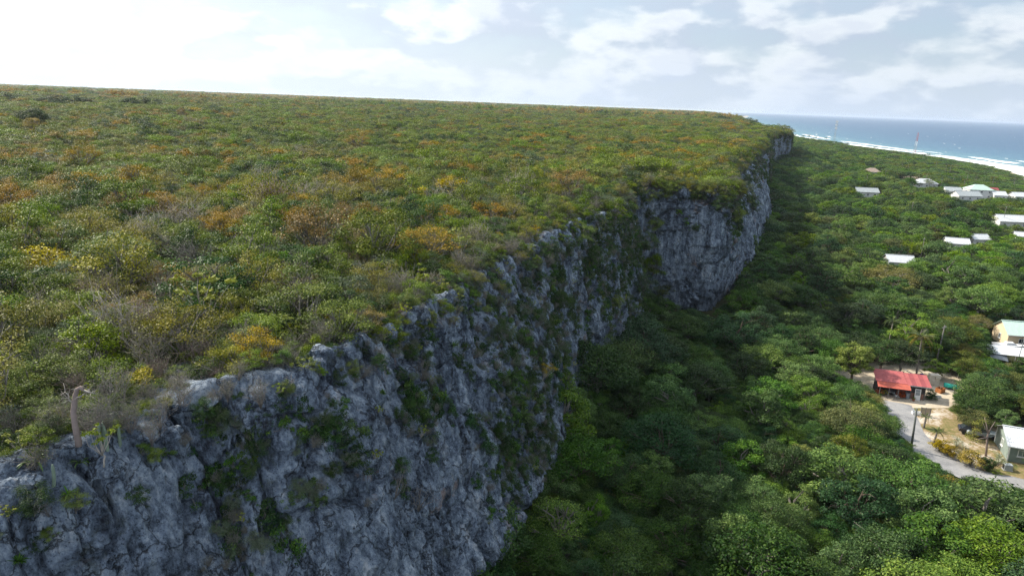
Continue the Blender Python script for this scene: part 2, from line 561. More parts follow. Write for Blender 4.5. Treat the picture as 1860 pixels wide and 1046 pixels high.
def rimdist(X, Y):
    """signed distance to the rim, positive on the plateau (left of the rim)"""
    P = np.stack([np.ravel(X), np.ravel(Y)], 1).astype(float)
    best = np.full(len(P), 1e18)
    sgn = np.ones(len(P))
    for a, b in zip(RIMC[:-1], RIMC[1:]):
        ab = b - a
        t = np.clip(((P - a) @ ab) / (ab @ ab), 0, 1)
        q = a + t[:, None] * ab
        d2 = ((P - q) ** 2).sum(1)
        cr = ab[0] * (P[:, 1] - a[1]) - ab[1] * (P[:, 0] - a[0])
        m = d2 < best
        best = np.where(m, d2, best)
        sgn = np.where(m, np.where(cr >= 0, 1.0, -1.0), sgn)
    return np.sqrt(best) * sgn


def sstep(x, a, b):
    t = np.clip((x - a) / (b - a), 0, 1)
    return t * t * (3 - 2 * t)


def z_plateau(X, Y):
    X, Y = np.asarray(X, float), np.asarray(Y, float)
    sh = X.shape
    x, y = X.ravel(), Y.ravel()
    r = np.hypot(x, y)
    P = np.stack([x, y, 0 * x], 1)
    z = 29.35 + 0.45 * fbm(P * 0.045, 3, 3) + 2.2 * sstep(r, 120, 700) * fbm(P * 0.006, 3, 5)
    az = np.arctan2(x, np.maximum(y, 1e-3))
    z += 3.2 * sstep(r, 170, 420) * sstep(-az, 0.0, 0.45) * (1 - sstep(r, 600, 1500))
    z += 2.0 * sstep(r, 1500, 4000) * sstep(-az, -0.3, 0.3)
    return z.reshape(sh)


COAST = [(300, -400), (330, 100), (372, 380), (418, 545), (463, 632), (512, 745), (540, 880), (548, 1040), (550, 1190), (565, 1400), (640, 1800), (900, 2800), (1500, 4900), (2700, 8600)]
COASTF = catmull(np.array(COAST, float), 12)


def coastdist(X, Y):
    """distance to the shore line, positive inland"""
    P = np.stack([np.ravel(X), np.ravel(Y)], 1).astype(float)
    best = np.full(len(P), 1e18)
    sgn = np.ones(len(P))
    for a, b in zip(COASTF[:-1], COASTF[1:]):
        ab = b - a
        t = np.clip(((P - a) @ ab) / (ab @ ab), 0, 1)
        q = a + t[:, None] * ab
        d2 = ((P - q) ** 2).sum(1)
        cr = ab[0] * (P[:, 1] - a[1]) - ab[1] * (P[:, 0] - a[0])
        m = d2 < best
        best = np.where(m, d2, best)
        sgn = np.where(m, np.where(cr >= 0, 1.0, -1.0), sgn)
    return np.sqrt(best) * sgn


def z_low(X, Y, dr=None, dc=None):
    X, Y = np.asarray(X, float), np.asarray(Y, float)
    sh = X.shape
    x, y = X.ravel(), Y.ravel()
    dr = -rimdist(x, y) if dr is None else dr
    dc = coastdist(x, y) if dc is None else dc
    P = np.stack([x, y, 0 * x], 1)
    r = np.hypot(x, y)
    flat = sstep(np.hypot(x - 68, y - 100), 22, 40)
    z = 0.35 * fbm(P * 0.03, 3, 11) * flat
    # fallen rock and soil banked against the foot of the cliff, higher at the far headland
    tal = 3.0 + 3.5 * sstep(r, 220, 420)
    z += tal * np.exp(-np.clip(dr - 5, 0, None) / (9 + 14 * sstep(r, 220, 420)))
    z = np.where(dc < 60, z * sstep(dc, 0, 60) - 2.6 * (1 - sstep(dc, -20, 40)), z)
    return z.reshape(sh)


def build_cliff():
    # stations: spacing grows with the distance from the camera
    seg = np.linalg.norm(np.diff(RIMF[:, :2], axis=0), axis=1)
    cum = np.concatenate([[0], np.cumsum(seg)])
    ss = [0.0]
    while ss[-1] < cum[-1]:
        x, y = np.interp(ss[-1], cum, RIMF[:, 0]), np.interp(ss[-1], cum, RIMF[:, 1])
        px = proj(x, y, 20)[0] if y > 5 else -900
        st = max(0.14, 0.0034 * math.hypot(x, y))
        if px < -150:
            st = max(st, 0.7)
        if y > 1100:
            st = 60
        ss.append(ss[-1] + st)
    ss = np.array(ss[:-1])
    D = np.stack([np.interp(ss, cum, RIMF[:, k]) for k in range(RIMF.shape[1])], 1)
    # smooth outward normals
    h = 2.5
    a = np.stack([np.interp(ss - h, cum, RIMF[:, k]) for k in (0, 1)], 1)
    b = np.stack([np.interp(ss + h, cum, RIMF[:, k]) for k in (0, 1)], 1)
    T = b - a
    T /= np.linalg.norm(T, axis=1)[:, None] + 1e-9
    N = np.stack([T[:, 1], -T[:, 0]], 1)
    # rows by arc length of the profile
    nr = 132
    pr = D[:, 3:].reshape(len(ss), -1, 2)
    rows = np.empty((len(ss), nr, 2))
    ref = np.array(PROF['slope'])
    rl = np.concatenate([[0], np.cumsum(np.linalg.norm(np.diff(ref, axis=0), axis=1))])
    tq = np.linspace(0, rl[-1], nr)
    for k in (0, 1):
        for j in range(nr):
            i = min(np.searchsorted(rl, tq[j], side='right') - 1, len(rl) - 2)
            w = (tq[j] - rl[i]) / (rl[i + 1] - rl[i])
            rows[:, j, k] = pr[:, i, k] * (1 - w) + pr[:, i + 1, k] * w
    o, dz = rows[..., 0], rows[..., 1]
    X = D[:, 0, None] + N[:, 0, None] * o
    Y = D[:, 1, None] + N[:, 1, None] * o
    Z = D[:, 2, None] + dz
    sh = X.shape
    P = np.stack([X.ravel(), Y.ravel(), Z.ravel()], 1)
    U = np.stack([np.broadcast_to(ss[:, None], sh).ravel(), Z.ravel(), o.ravel()], 1)   # along, height, out
    face = sstep(-dz.ravel(), 0.0, 1.5)
    fade = 1.0
    d = 0.8 * fbm(P * 0.07, 3, 21)
    fl = fbm(np.stack([U[:, 0] * 0.55 + 0.8 * vnoise(P * 0.15, 5), U[:, 1] * 0.07, U[:, 2] * 0], 1), 3, 31, True)
    flw = sstep(fbm(P * 0.05, 2, 77), -0.25, 0.35)
    d += face * (0.16 + 0.50 * flw) * fl + face * 0.26 * fbm(np.stack([U[:, 0] * 1.7, U[:, 1] * 0.10, 0 * U[:, 0]], 1), 2, 37, True)
    def blocks(scale, seed, warp, tilt, step, ck, cw):
        Q = np.stack([U[:, 0] * scale[0], U[:, 1] * scale[1], U[:, 2] * scale[0] * 0.4], 1) + warp * np.stack([vnoise(P * scale[0] * 1.7, seed + 1), vnoise(P * scale[0] * 1.7, seed + 2), 0 * U[:, 0]], 1)
        f1, f2, cid, off = cell(Q, seed)
        gx, gy = (cid * 7.13) % 1 - 0.5, (cid * 13.7) % 1 - 0.5
        return step * (cid - 0.5) + tilt * (gx * off[:, 0] + gy * off[:, 1]) - ck * sstep(cw - (f2 - f1), 0.0, cw)
    d += face * blocks((0.13, 0.10), 41, 0.40, 1.5, 0.9, 1.2, 0.035)
    d += face * blocks((0.42, 0.26), 43, 0.30, 0.5, 0.24, 0.34, 0.04)
    d += face * blocks((1.4, 0.9), 45, 0.30, 0.34, 0.14, 0.12, 0.08)
    # bedding ledges
    zz = U[:, 1] / 3.4 + 0.8 * vnoise(np.stack([U[:, 0] * 0.06, U[:, 1] * 0.03, 0 * U[:, 0]], 1), 51)
    saw = zz - np.floor(zz)
    d += face * 0.42 * (sstep(saw, 0.0, 0.12) - saw) * sstep(fbm(P * 0.11, 2, 88), -0.35, 0.2)
    d += (0.14 - 0.07 * face) * fbm(P * 0.75, 3, 61, True)
    # narrow upright fissures
    for fs_, fd_, fw_, sd_ in ((0.22, 0.75, 0.035, 111), (0.62, 0.34, 0.05, 113)):
        vv = np.abs(vnoise(np.stack([U[:, 0] * fs_ + 0.5 * vnoise(P * 0.12, sd_ + 1), U[:, 1] * 0.045, 0 * U[:, 0]], 1), sd_))
        d -= face * fd_ * sstep(fw_ - vv, 0.0, fw_)
    d += 0.075 * fbm(P * 2.2, 2, 71, True)
    # uneven rim: notches and spurs
    d += 1.5 * fbm(P * np.array([0.14, 0.14, 0.02]), 3, 73) * np.exp(-np.clip(-dz.ravel(), 0, None) / 9)
    # karst spikes on the rim
    top = np.exp(-((o.ravel() - 0.0) / 2.2) ** 2) * np.exp(-np.clip(-dz.ravel(), 0, None) / 2.5)
    up = top * (0.55 * fbm(P * np.array([0.3, 0.3, 0.15]), 3, 91, True) + 0.28 * fbm(P * 1.3, 2, 92, True) + 0.1) * (0.5 + 0.8 * sstep(fbm(P * 0.1, 2, 93), -0.3, 0.4))
    lim = np.repeat(sstep(np.hypot(D[:, 0], D[:, 1]), 900, 1400), nr)
    d *= 1 + 2.5 * lim
    Xd = X.ravel() + np.repeat(N[:, 0], nr) * d
    Yd = Y.ravel() + np.repeat(N[:, 1], nr) * d
    Zd = Z.ravel() + up + (1 - face) * 0.3 * fbm(P * 0.5, 3, 95)
    V = np.stack([Xd, Yd, Zd], 1)
    n = len(ss)
    ii, jj = np.meshgrid(np.arange(n - 1), np.arange(nr - 1), indexing='ij')
    q = (ii * nr + jj).ravel()
    F = np.stack([q, q + 1, q + nr + 1, q + nr], 1)
    me = mesh_np('cliff', V, F, MATS['cliff_rock'], smooth=False)
    ob = obj('cliff', me)
    tag(ob, 'long grey limestone cliff below the scrub plateau', None, None, 'structure')
    return ob, V.reshape(n, nr, 3), o, dz, N, D, ss


cliff, CV, CO, CDZ, CN, CD, CSS = build_cliff()


def polar_sheet(name, a0, a1, na, radii, zfun, keep, material, kind='structure'):
    th = np.linspace(R(a0), R(a1), na)
    rr = np.asarray(radii)
    A, Q = np.meshgrid(th, rr, indexing='ij')
    X, Y = Q * np.sin(A), Q * np.cos(A)
    Z = zfun(X, Y)
    K = keep(X, Y)
    nq = len(rr)
    ii, jj = np.meshgrid(np.arange(na - 1), np.arange(nq - 1), indexing='ij')
    q = (ii * nq + jj).ravel()
    F = np.stack([q, q + nq, q + nq + 1, q + 1], 1)
    k = K.ravel()
    F = F[k[F].any(1)]
    used = np.unique(F)
    rem = np.full(X.size, -1)
    rem[used] = np.arange(len(used))
    V = np.stack([X.ravel(), Y.ravel(), Z.ravel()], 1)[used]
    ob = obj(name, mesh_np(name, V, rem[F], material, smooth=True))
    ob['kind'] = kind
    return ob, V


def geo(a, b, k):
    return np.geomspace(a, b, k)


polar_sheet('plateau', -88, 40, 240, np.concatenate([geo(20, 300, 90), geo(310, 12000, 90)]), lambda X, Y: z_plateau(X, Y) - 0.25, lambda X, Y: (rimdist(X, Y) > 3.0).reshape(X.shape), MATS['plateau_soil'])
polar_sheet('ground', -120, 120, 300, np.concatenate([[0.5], geo(8, 300, 70), geo(312, 9500, 80)]), z_low, lambda X, Y: ((rimdist(X, Y) < -0.5) & (coastdist(X, Y) > -120)).reshape(X.shape), MATS['forest_floor'])


def m_sea(g):
    pos = g.n('ShaderNodeNewGeometry').outputs['Position']
    t = g.n('ShaderNodeAttribute', attribute_name='tint').outputs['Fac']    # metres from the shore, /1000
    w = g.noise(g.vmath('MULTIPLY', pos, (1.0, 0.35, 1.0)), 0.012, 5, 0.6)
    t2 = g.math('ADD', t, g.math('MULTIPLY', g.math('SUBTRACT', w, 0.5), 0.07))
    c = g.ramp(t2, [(0.0, (0.29, 0.39, 0.40)), (0.07, (0.13, 0.27, 0.33)), (0.18, (0.082, 0.185, 0.275)), (0.40, (0.064, 0.14, 0.235)), (1.0, (0.058, 0.122, 0.215))])
    chop = g.noise(g.vmath('MULTIPLY', pos, (1.0, 0.45, 1.0)), 0.11, 6, 0.62)
    c = g.mix(g.maprange(chop, 0.35, 0.65, 0.30, 0.0), c, (0.012, 0.045, 0.10))
    p = g.n('ShaderNodeBsdfPrincipled', {'Base Color': c, 'Roughness': 0.45, 'IOR': 1.33, 'Specular IOR Level': 0.42})
    bn = g.n('ShaderNodeBump', {'Height': chop, 'Strength': 1.0, 'Distance': 3.0})
    g.link(bn.outputs[0], p.inputs['Normal'])
    out(g, p.outputs[0])


mat('sea_water', m_sea)


def build_sea():
    th = np.linspace(R(-60), R(120), 200)
    rr = geo(180, 48000, 150)
    A, Q = np.meshgrid(th, rr, indexing='ij')
    X, Y = Q * np.sin(A), Q * np.cos(A)
    dc = -coastdist(X, Y)
    nq = len(rr)
    ii, jj = np.meshgrid(np.arange(len(th) - 1), np.arange(nq - 1), indexing='ij')
    q = (ii * nq + jj).ravel()
    F = np.stack([q, q + nq, q + nq + 1, q + 1], 1)
    V = np.stack([X.ravel(), Y.ravel(), np.full(X.size, -2.5)], 1)
    o = obj('sea', mesh_np('sea', V, F, MATS['sea_water'], tint=np.clip(dc, 0, None) / 1000.0, smooth=True))
    o['kind'] = 'structure'


build_sea()


def m_foam(g):
    pos = g.n('ShaderNodeNewGeometry').outputs['Position']
    n = g.noise(pos, 0.3, 5, 0.6)
    c = g.ramp(n, [(0.3, (0.70, 0.76, 0.78)), (0.6, (0.90, 0.92, 0.92))])
    out(g, g.n('ShaderNodeBsdfPrincipled', {'Base Color': c, 'Roughness': 0.9, 'Specular IOR Level': 0.1}).outputs[0])


mat('sea_foam', m_foam)


def build_surf():
    seg = np.linalg.norm(np.diff(COASTF, axis=0), axis=1)
    cum = np.concatenate([[0], np.cumsum(seg)])
    s0 = np.interp(300, COASTF[:, 1], cum)
    s1 = np.interp(2600, COASTF[:, 1], cum)
    ss = np.concatenate([np.arange(s0, s0 + 900, 2.2), np.arange(s0 + 902, s1, 5.0)])
    ws = np.arange(-6, 165, 1.9)
    C = np.stack([np.interp(ss, cum, COASTF[:, k]) for k in (0, 1)], 1)
    a = np.stack([np.interp(ss - 15, cum, COASTF[:, k]) for k in (0, 1)], 1)
    b = np.stack([np.interp(ss + 15, cum, COASTF[:, k]) for k in (0, 1)], 1)
    T = (b - a) / np.linalg.norm(b - a, axis=1)[:, None]
    N = np.stack([T[:, 1], -T[:, 0]], 1)
    SS, WW = np.meshgrid(ss, ws, indexing='ij')
    X = C[:, 0, None] + N[:, 0, None] * WW
    Y = C[:, 1, None] + N[:, 1, None] * WW
    P = np.stack([SS.ravel(), WW.ravel(), 0 * WW.ravel()], 1)
    wv = vnoise(P * np.array([0.012, 0, 0]), 3) * 7 + vnoise(P * np.array([0.05, 0, 0]), 4) * 3
    w2 = WW.ravel() + wv
    # breaking crests at three distances off the shore, thinning in between
    crest = np.zeros(len(P))
    for c0, wd, sd in ((12, 15, 1), (46, 9, 2), (85, 7, 3), (125, 4, 4)):
        on = sstep(vnoise(P * np.array([0.011, 0, 0]) + sd * 7.7, 10 + sd), -0.9 + 0.22 * sd, -0.2 + 0.2 * sd)
        crest = np.maximum(crest, on * np.exp(-((w2 - c0) / wd) ** 2))
    crest *= 1 + 0.6 * (SS.ravel() < s0 + 650)
    m = crest + 0.42 * fbm(P * np.array([0.05, 0.16, 1]), 4, 20) - 0.24
    keepv = (m > 0)
    Z = -2.42 + np.clip(m, 0, 1) * 0.9 * np.exp(-((w2 - 60) / 55) ** 2) + 0.12 * vnoise(P * 0.3, 8)
    nq = len(ws)
    ii, jj = np.meshgrid(np.arange(len(ss) - 1), np.arange(nq - 1), indexing='ij')
    q = (ii * nq + jj).ravel()
    F = np.stack([q, q + 1, q + nq + 1, q + nq], 1)
    F = F[keepv[F].sum(1) >= 3]
    used = np.unique(F)
    rem = np.full(X.size, -1)
    rem[used] = np.arange(len(used))
    V = np.stack([X.ravel(), Y.ravel(), Z], 1)[used]
    o = obj('surf', mesh_np('surf', V, rem[F], MATS['sea_foam'], smooth=True))
    tag(o, 'white surf breaking along the shore', 'surf', None, 'stuff')
    # whitecaps farther out
    VV, FF = [], []
    r = np.random.default_rng(5)
    for k in range(130):
        d = 120 + 2600 * r.random() ** 1.3
        i = r.integers(60, len(COASTF) - 40)
        s = r.uniform(s0, s1)
        cx, cy = np.interp(s, cum, COASTF[:, 0]), np.interp(s, cum, COASTF[:, 1])
        x, y = cx + d, cy - 0.2 * d
        L, wdt = r.uniform(2.0, 7), r.uniform(0.5, 1.2)
        an = R(r.uniform(-15, 15) + 78)
        n = 9
        b0 = len(VV)
        for j in range(n):
            t = j / (n - 1) * 2 - 1
            hw = wdt * (1 - t * t) + 0.05
            px, py = t * L, 0.35 * L * t * t + r.uniform(-.3, .3)
            for e in (-hw, hw * 0.7):
                VV.append((x + px * math.cos(an) - (py + e) * math.sin(an), y + px * math.sin(an) + (py + e) * math.cos(an), -2.3 + (0.3 if e < 0 else 0)))
        for j in range(n - 1):
            FF.append((b0 + 2 * j, b0 + 2 * j + 2, b0 + 2 * j + 3, b0 + 2 * j + 1))
    o = obj('whitecaps', mesh_np('whitecaps', np.array(VV), np.array(FF), MATS['sea_foam']))
    tag(o, 'scattered whitecaps on the open sea', 'whitecaps', None, 'stuff')


build_surf()
# ------------------------------------------------------------------ plants: prototypes
def unit(v):
    return v / (np.linalg.norm(v, axis=-1, keepdims=True) + 1e-9)


def leaf_faces(C, N, size, r, aspect=0.5, droop=0.0):
    """one diamond leaf per centre C with normal N"""
    n = len(C)
    t = unit(np.cross(N, r.normal(size=(n, 3))))
    b = np.cross(N, t)
    L = (size * r.uniform(0.65, 1.3, n))[:, None]
    W = L * aspect
    tip = C + t * L * 0.55
    base = C - t * L * 0.45
    if droop:
        tip[:, 2] -= droop * L[:, 0]
    s1 = C + b * W * 0.5 + t * L * 0.05
    s2 = C - b * W * 0.5 + t * L * 0.05
    V = np.stack([base, s1, tip, s2], 1).reshape(-1, 3)
    F = np.arange(4 * n).reshape(n, 4)
    return V, F


def lobe_leaves(centers, radii, per, size, r, aspect=0.5, up=0.5, shell=0.55, flat=0.7, jit=0.48, fuzz=0.18):
    Vs, Ts = [], []
    for c, R0 in zip(centers, radii):
        n = max(3, int(per * (R0 / np.mean(radii)) ** 2))
        d = unit(r.normal(size=(n, 3)))
        d[:, 2] = np.where(d[:, 2] < -0.25, -d[:, 2] * 0.8, d[:, 2])
        rad = R0 * (shell + (1 - shell) * r.random(n) ** 0.6) * (1 + fuzz * r.normal(size=n))
        p = np.asarray(c) + d * rad[:, None] * np.array([1, 1, flat])
        nn = unit(d * 0.6 + np.array([0, 0, up]) + jit * r.normal(size=(n, 3)))
        V, _ = leaf_faces(p, nn, size, r, aspect)
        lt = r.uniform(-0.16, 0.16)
        # leaves higher on each lobe get a paler tint
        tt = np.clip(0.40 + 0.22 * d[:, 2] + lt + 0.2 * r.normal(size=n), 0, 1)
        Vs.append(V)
        Ts.append(np.repeat(tt, 4))
    V = np.vstack(Vs)
    return V, np.arange(len(V)).reshape(-1, 4), np.concatenate(Ts)


def skeleton(base_r, fork, lobes, r, n=5, sub=0, wig=0.12, tip=0.25):
    """trunk to the fork, then one curved limb per lobe centre (all joined at the fork); returns V, F"""
    V, F = [], []

    def addt(p, rad, k=n):
        v, f = tube(p, rad, k)
        b = len(V)
        V.extend(v)
        F.extend([tuple(b + i for i in q) for q in f])
    fork = Vector(fork)
    m = fork * 0.5 + Vector((r.normal() * wig, r.normal() * wig, 0))
    addt([(0, 0, -0.4), m * 0.5, m, fork], [base_r * 1.25, base_r, base_r * 0.9, base_r * 0.8], max(n, 6))
    for c in lobes:
        c = Vector(c)
        mid = fork.lerp(c, 0.5) + Vector((r.normal(), r.normal(), r.normal() * 0.5)) * wig * 1.5 + Vector((0, 0, 0.05 * (c - fork).length))
        a = fork - Vector((0, 0, 0.1))
        addt([a, fork.lerp(mid, 0.55), mid, c], [base_r * 0.55, base_r * 0.45, base_r * 0.32, base_r * tip * 0.5], 4)
        for _ in range(sub):
            e = c + Vector((r.normal(), r.normal(), r.normal() * 0.5)) * (c - fork).length * 0.13
            addt([mid.lerp(c, 0.3), mid.lerp(c, 0.6).lerp(e, 0.5), e], [base_r * 0.28, base_r * 0.18, base_r * 0.07], 3)
    return V, F


def np_faces(F):
    q = [f for f in F if len(f) == 4]
    t = [f for f in F if len(f) == 3]
    return [np.array(q, np.int32).reshape(-1, 4), np.array(t, np.int32).reshape(-1, 3)]


class Proto:
    """a plant: wood mesh + crown mesh, and the two joined for massed use"""

    def __init__(self, key, wood, crown, wmat, cmat, size):
        self.key, self.size = key, size
        self.wood = mesh_np(key + '_wood', np.array([tuple(v) for v in wood[0]]), split_ng(wood[1]), MATS[wmat], smooth=True) if wood else None
        self.crown = mesh_np(key + '_crown', crown[0], crown[1], MATS[cmat], tint=crown[2]) if crown else None
        Vs, Fs, mi, tn = [], [], [], []
        if crown:
            Vs.append(crown[0]); Fs += [crown[1]]; mi += [np.zeros(len(crown[1]), int)]; tn.append(crown[2])
        if wood:
            b = sum(len(v) for v in Vs)
            wv = np.array([tuple(v) for v in wood[0]])
            Vs.append(wv)
            for f in split_ng(wood[1]):
                if len(f):
                    Fs.append(f + b); mi.append(np.ones(len(f), int))
            tn.append(np.full(len(wv), 0.4))
        ms = [MATS[cmat] if cmat else MATS[wmat], MATS[wmat] if wmat else MATS[cmat]]
        self.both = mesh_np(key, np.vstack(Vs), Fs, ms, midx=np.concatenate(mi), tint=np.concatenate(tn))


def split_ng(F):
    by = {}
    for f in F:
        by.setdefault(len(f), []).append(f)
    return [np.array(v, np.int32) for v in by.values()]


def dome(r, n, rx, rz, z0, low=0.05, fill=0.25):
    """lobe centres spread over a crown-shaped dome"""
    P = []
    for k in range(n):
        if r.random() < fill:
            d = r.normal(size=3); d /= np.linalg.norm(d); q = r.uniform(0.2, 0.75)
        else:
            t = (k + 0.5) / n
            z = low + (1 - low) * (1 - t)
            a = k * 2.39996 + r.uniform(-.4, .4)
            s = math.sqrt(max(0, 1 - z * z))
            d = np.array([s * math.cos(a), s * math.sin(a), z]); q = r.uniform(0.72, 1.05)
        P.append((d[0] * rx * q, d[1] * rx * q * r.uniform(.85, 1.1), z0 + max(d[2], -0.3) * rz * q))
    return np.array(P)


PROTO = {}


def tree_proto(key, seed, h, rx, rz, cmat, wmat='bark_grey', nl=34, per=210, leaf=0.26, lobe=0.30, fork=0.42, aspect=0.5, sub=1, flat=0.7, fill=0.25):
    r = np.random.default_rng(seed)
    z0 = h - rz
    C = dome(r, nl, rx, rz, z0, fill=fill)
    rad = rx * lobe * r.uniform(0.7, 1.3, nl)
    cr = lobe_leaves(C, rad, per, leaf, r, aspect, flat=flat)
    wd = skeleton(0.035 * h, (r.normal() * 0.1 * rx, r.normal() * 0.1 * rx, h * fork), C[::2], r, sub=sub, wig=0.05 * h)
    PROTO[key] = Proto(key, wd, cr, wmat, cmat, rx)


def shrub_proto(key, seed, h, rx, cmat, wmat='twig', nl=14, per=150, leaf=0.11, lobe=0.36, rz=None, aspect=0.5, sub=2, flat=0.75, fork=0.12, br=0.03, up=0.5, low=0.0, fill=0.3, shell=0.45):
    r = np.random.default_rng(seed)
    rz = rz or h * 0.62
    C = dome(r, nl, rx, rz, h - rz, low=low, fill=fill)
    rad = rx * lobe * r.uniform(0.65, 1.35, nl)
    C += r.normal(size=C.shape) * rx * np.array([.13, .13, .08])
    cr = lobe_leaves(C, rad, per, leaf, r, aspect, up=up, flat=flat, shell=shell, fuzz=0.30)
    wd = skeleton(br * h, (0, 0, h * fork), C, r, n=4, sub=sub, wig=0.06 * h)
    PROTO[key] = Proto(key, wd, cr, wmat, cmat, rx)


def bare_proto(key, seed, h, spread, wmat='twig', n=26, sub=5, br=0.02, crown=None, twigs=3):
    """leafless shrub: limbs that split into fine twigs"""
    r = np.random.default_rng(seed)
    V, F = [], []

    def addt(p, rad, k=3):
        v, f = tube(p, rad, k)
        b = len(V)
        V.extend(v)
        F.extend([tuple(b + i for i in q) for q in f])
    for k in range(n):
        a, t = r.uniform(0, 6.28), r.uniform(0.15, 1) ** 0.7
        e = Vector((math.cos(a) * spread * t, math.sin(a) * spread * t, h * r.uniform(0.65, 1.0) * (1 - 0.35 * t * t)))
        m = e * 0.5 + Vector((r.normal(), r.normal(), r.normal())) * 0.07 * h
        addt([(0, 0, -0.1), m * 0.5 + Vector((0, 0, 0.08 * h)), m, e], [br * h, br * h * .75, br * h * .5, br * h * .15])
        for j in range(sub):
            s = m.lerp(e, r.uniform(0.0, 0.8))
            e2 = s + Vector((r.normal(), r.normal(), abs(r.normal()) + 0.5)) * 0.17 * h
            addt([s, s.lerp(e2, .5) + Vector((r.normal(), r.normal(), 0)) * .02 * h, e2], [br * h * .35, br * h * .26, br * h * .1])
            for q in range(twigs):
                s2 = s.lerp(e2, r.uniform(.3, .95))
                e3 = s2 + Vector((r.normal(), r.normal(), abs(r.normal()) + .3)) * 0.085 * h
                addt([s2, e3], [br * h * .2, br * h * .07])
    cr = None
    if crown:
        cmat, per, leaf = crown
        P = np.array([tuple(v) for v in V[::3]])
        P = P[P[:, 2] > 0.45 * h]
        P = P[r.integers(0, len(P), per)] + r.normal(size=(per, 3)) * 0.05 * h
        lv, lf = leaf_faces(P, unit(r.normal(size=(per, 3)) + [0, 0, .6]), leaf, r)
        cr = (lv, lf, np.repeat(np.clip(.5 + .25 * r.normal(size=per), 0, 1), 4))
        PROTO[key] = Proto(key, (V, F), cr, wmat, cmat, spread)
    else:
        PROTO[key] = Proto(key, (V, F), None, wmat, None, spread)


def rosette_leaf(L, w, arch, r, seg=6):
    V, F = [], []
    for i in range(seg + 1):
        t = i / seg
        x = L * (t - 0.12 * t * t * arch)
        z = L * (0.75 * t - arch * 0.85 * t * t)
        hw = w * (0.45 + 1.1 * t) * (1 - t) ** 0.6 if t < 1 else 0.004
        V += [(x, -hw, z + hw * 0.5), (x, 0, z), (x, hw, z + hw * 0.5)]
    for i in range(seg):
        a = 3 * i
        F += [(a, a + 1, a + 4, a + 3), (a + 1, a + 2, a + 5, a + 4)]
    return V, F


def rosette_proto(key, seed, L, w, n, cmat, arch=0.9):
    r = np.random.default_rng(seed)
    Vs, Fs, T = [], [], []
    for k in range(n):
        v, f = rosette_leaf(L * r.uniform(.7, 1.1), w, arch * r.uniform(.35, 1.15), r)
        M = Matrix.Rotation(k * 2.4 + r.uniform(-.2, .2), 4, 'Z') @ Matrix.Rotation(-r.uniform(0, .55), 4, 'Y')
        b = sum(len(x) for x in Vs)
        Vs.append(np.array([tuple(M @ Vector(p)) for p in v]))
        Fs.append(np.array(f) + b)
        T.append(np.full(len(v), np.clip(.5 + .25 * r.normal(), 0, 1)))
    PROTO[key] = Proto(key, None, (np.vstack(Vs), np.vstack(Fs), np.concatenate(T)), None, cmat, L)


def frond_mesh(L, r, nl=26, width=0.55, droop=0.9, rise=0.5):
    """coconut frond: arched rib with two rows of hanging leaflets"""
    V, F = [], []
    rib = []
    for i in range(9):
        t = i / 8
        rib.append(Vector((L * (t - 0.18 * droop * t * t), 0, L * (rise * t - droop * 0.75 * t * t))))
    v, f = tube(rib, [0.035 * (1 - 0.85 * i / 8) + 0.004 for i in range(9)], 3)
    V += [tuple(p) for p in v]
    F += f
    for k in range(nl):
        t = 0.12 + 0.86 * k / nl
        i = min(int(t * 8), 7)
        p = rib[i].lerp(rib[i + 1], t * 8 - i)
        ll = width * math.sin(math.pi * min(1, 0.18 + t * 0.8)) * L * 0.38
        for s in (-1, 1):
            d = Vector((0.45, s, -0.45 - 0.25 * r.random())).normalized()
            e = p + d * ll * r.uniform(.8, 1.15)
            w = Vector((0.05, 0, 0.012)) * L / 3
            b = len(V)
            V += [tuple(p - w), tuple(p + w), tuple(e)]
            F.append((b, b + 1, b + 2))
    return V, F


# trees of the low forest (parts: trunk, crown)
for i, (cm, s) in enumerate([('tree_green', 11), ('tree_green', 12), ('leaf_dark', 13), ('leaf_dark', 14), ('leaf_deep', 15), ('leaf_bright', 16), ('tree_olive', 17), ('tree_green', 18), ('leaf_deep', 19), ('leaf_bright', 20)]):
    wide = (i % 3 == 0)
    tree_proto('tree%02d' % i, 100 + s, 7.2 if wide else 7.8, 4.3 if wide else 3.4, 3.0 if wide else 4.4, cm, 'bark_grey' if i % 2 else 'bark_brown', nl=44 if wide else 40, per=230, leaf=0.27 if i % 2 else 0.22, lobe=0.27, flat=0.65)
tree_proto('tree_pale', 135, 7.6, 3.2, 4.4, 'leaf_pale', 'bark_brown', nl=44, per=210, leaf=0.3, lobe=0.26)
tree_proto('tree_lime', 131, 6.5, 3.4, 3.4, 'leaf_lime', 'bark_grey', nl=36, per=200, leaf=0.26)
tree_proto('tree_tawny', 132, 7.0, 4.6, 3.0, 'leaf_tawny', 'bark_pale', nl=44, per=230, leaf=0.2, sub=2)
tree_proto('tree_thin', 133, 7.5, 3.2, 3.6, 'leaf_bright', 'bark_grey', nl=30, per=130, leaf=0.2, sub=2)
tree_proto('tree_orange', 134, 6.0, 3.2, 2.6, 'leaf_orange', 'bark_brown', nl=32, per=120, leaf=0.2, sub=3)
# the same at a distance: fewer, larger leaf sprays
for i, cm in enumerate(['tree_green', 'leaf_dark', 'leaf_deep', 'leaf_bright', 'tree_olive', 'leaf_green']):
    tree_proto('ftree%d' % i, 160 + i, 7.2, 4.0, 3.4, cm, 'bark_grey', nl=30, per=120, leaf=0.36, lobe=0.30, sub=0)
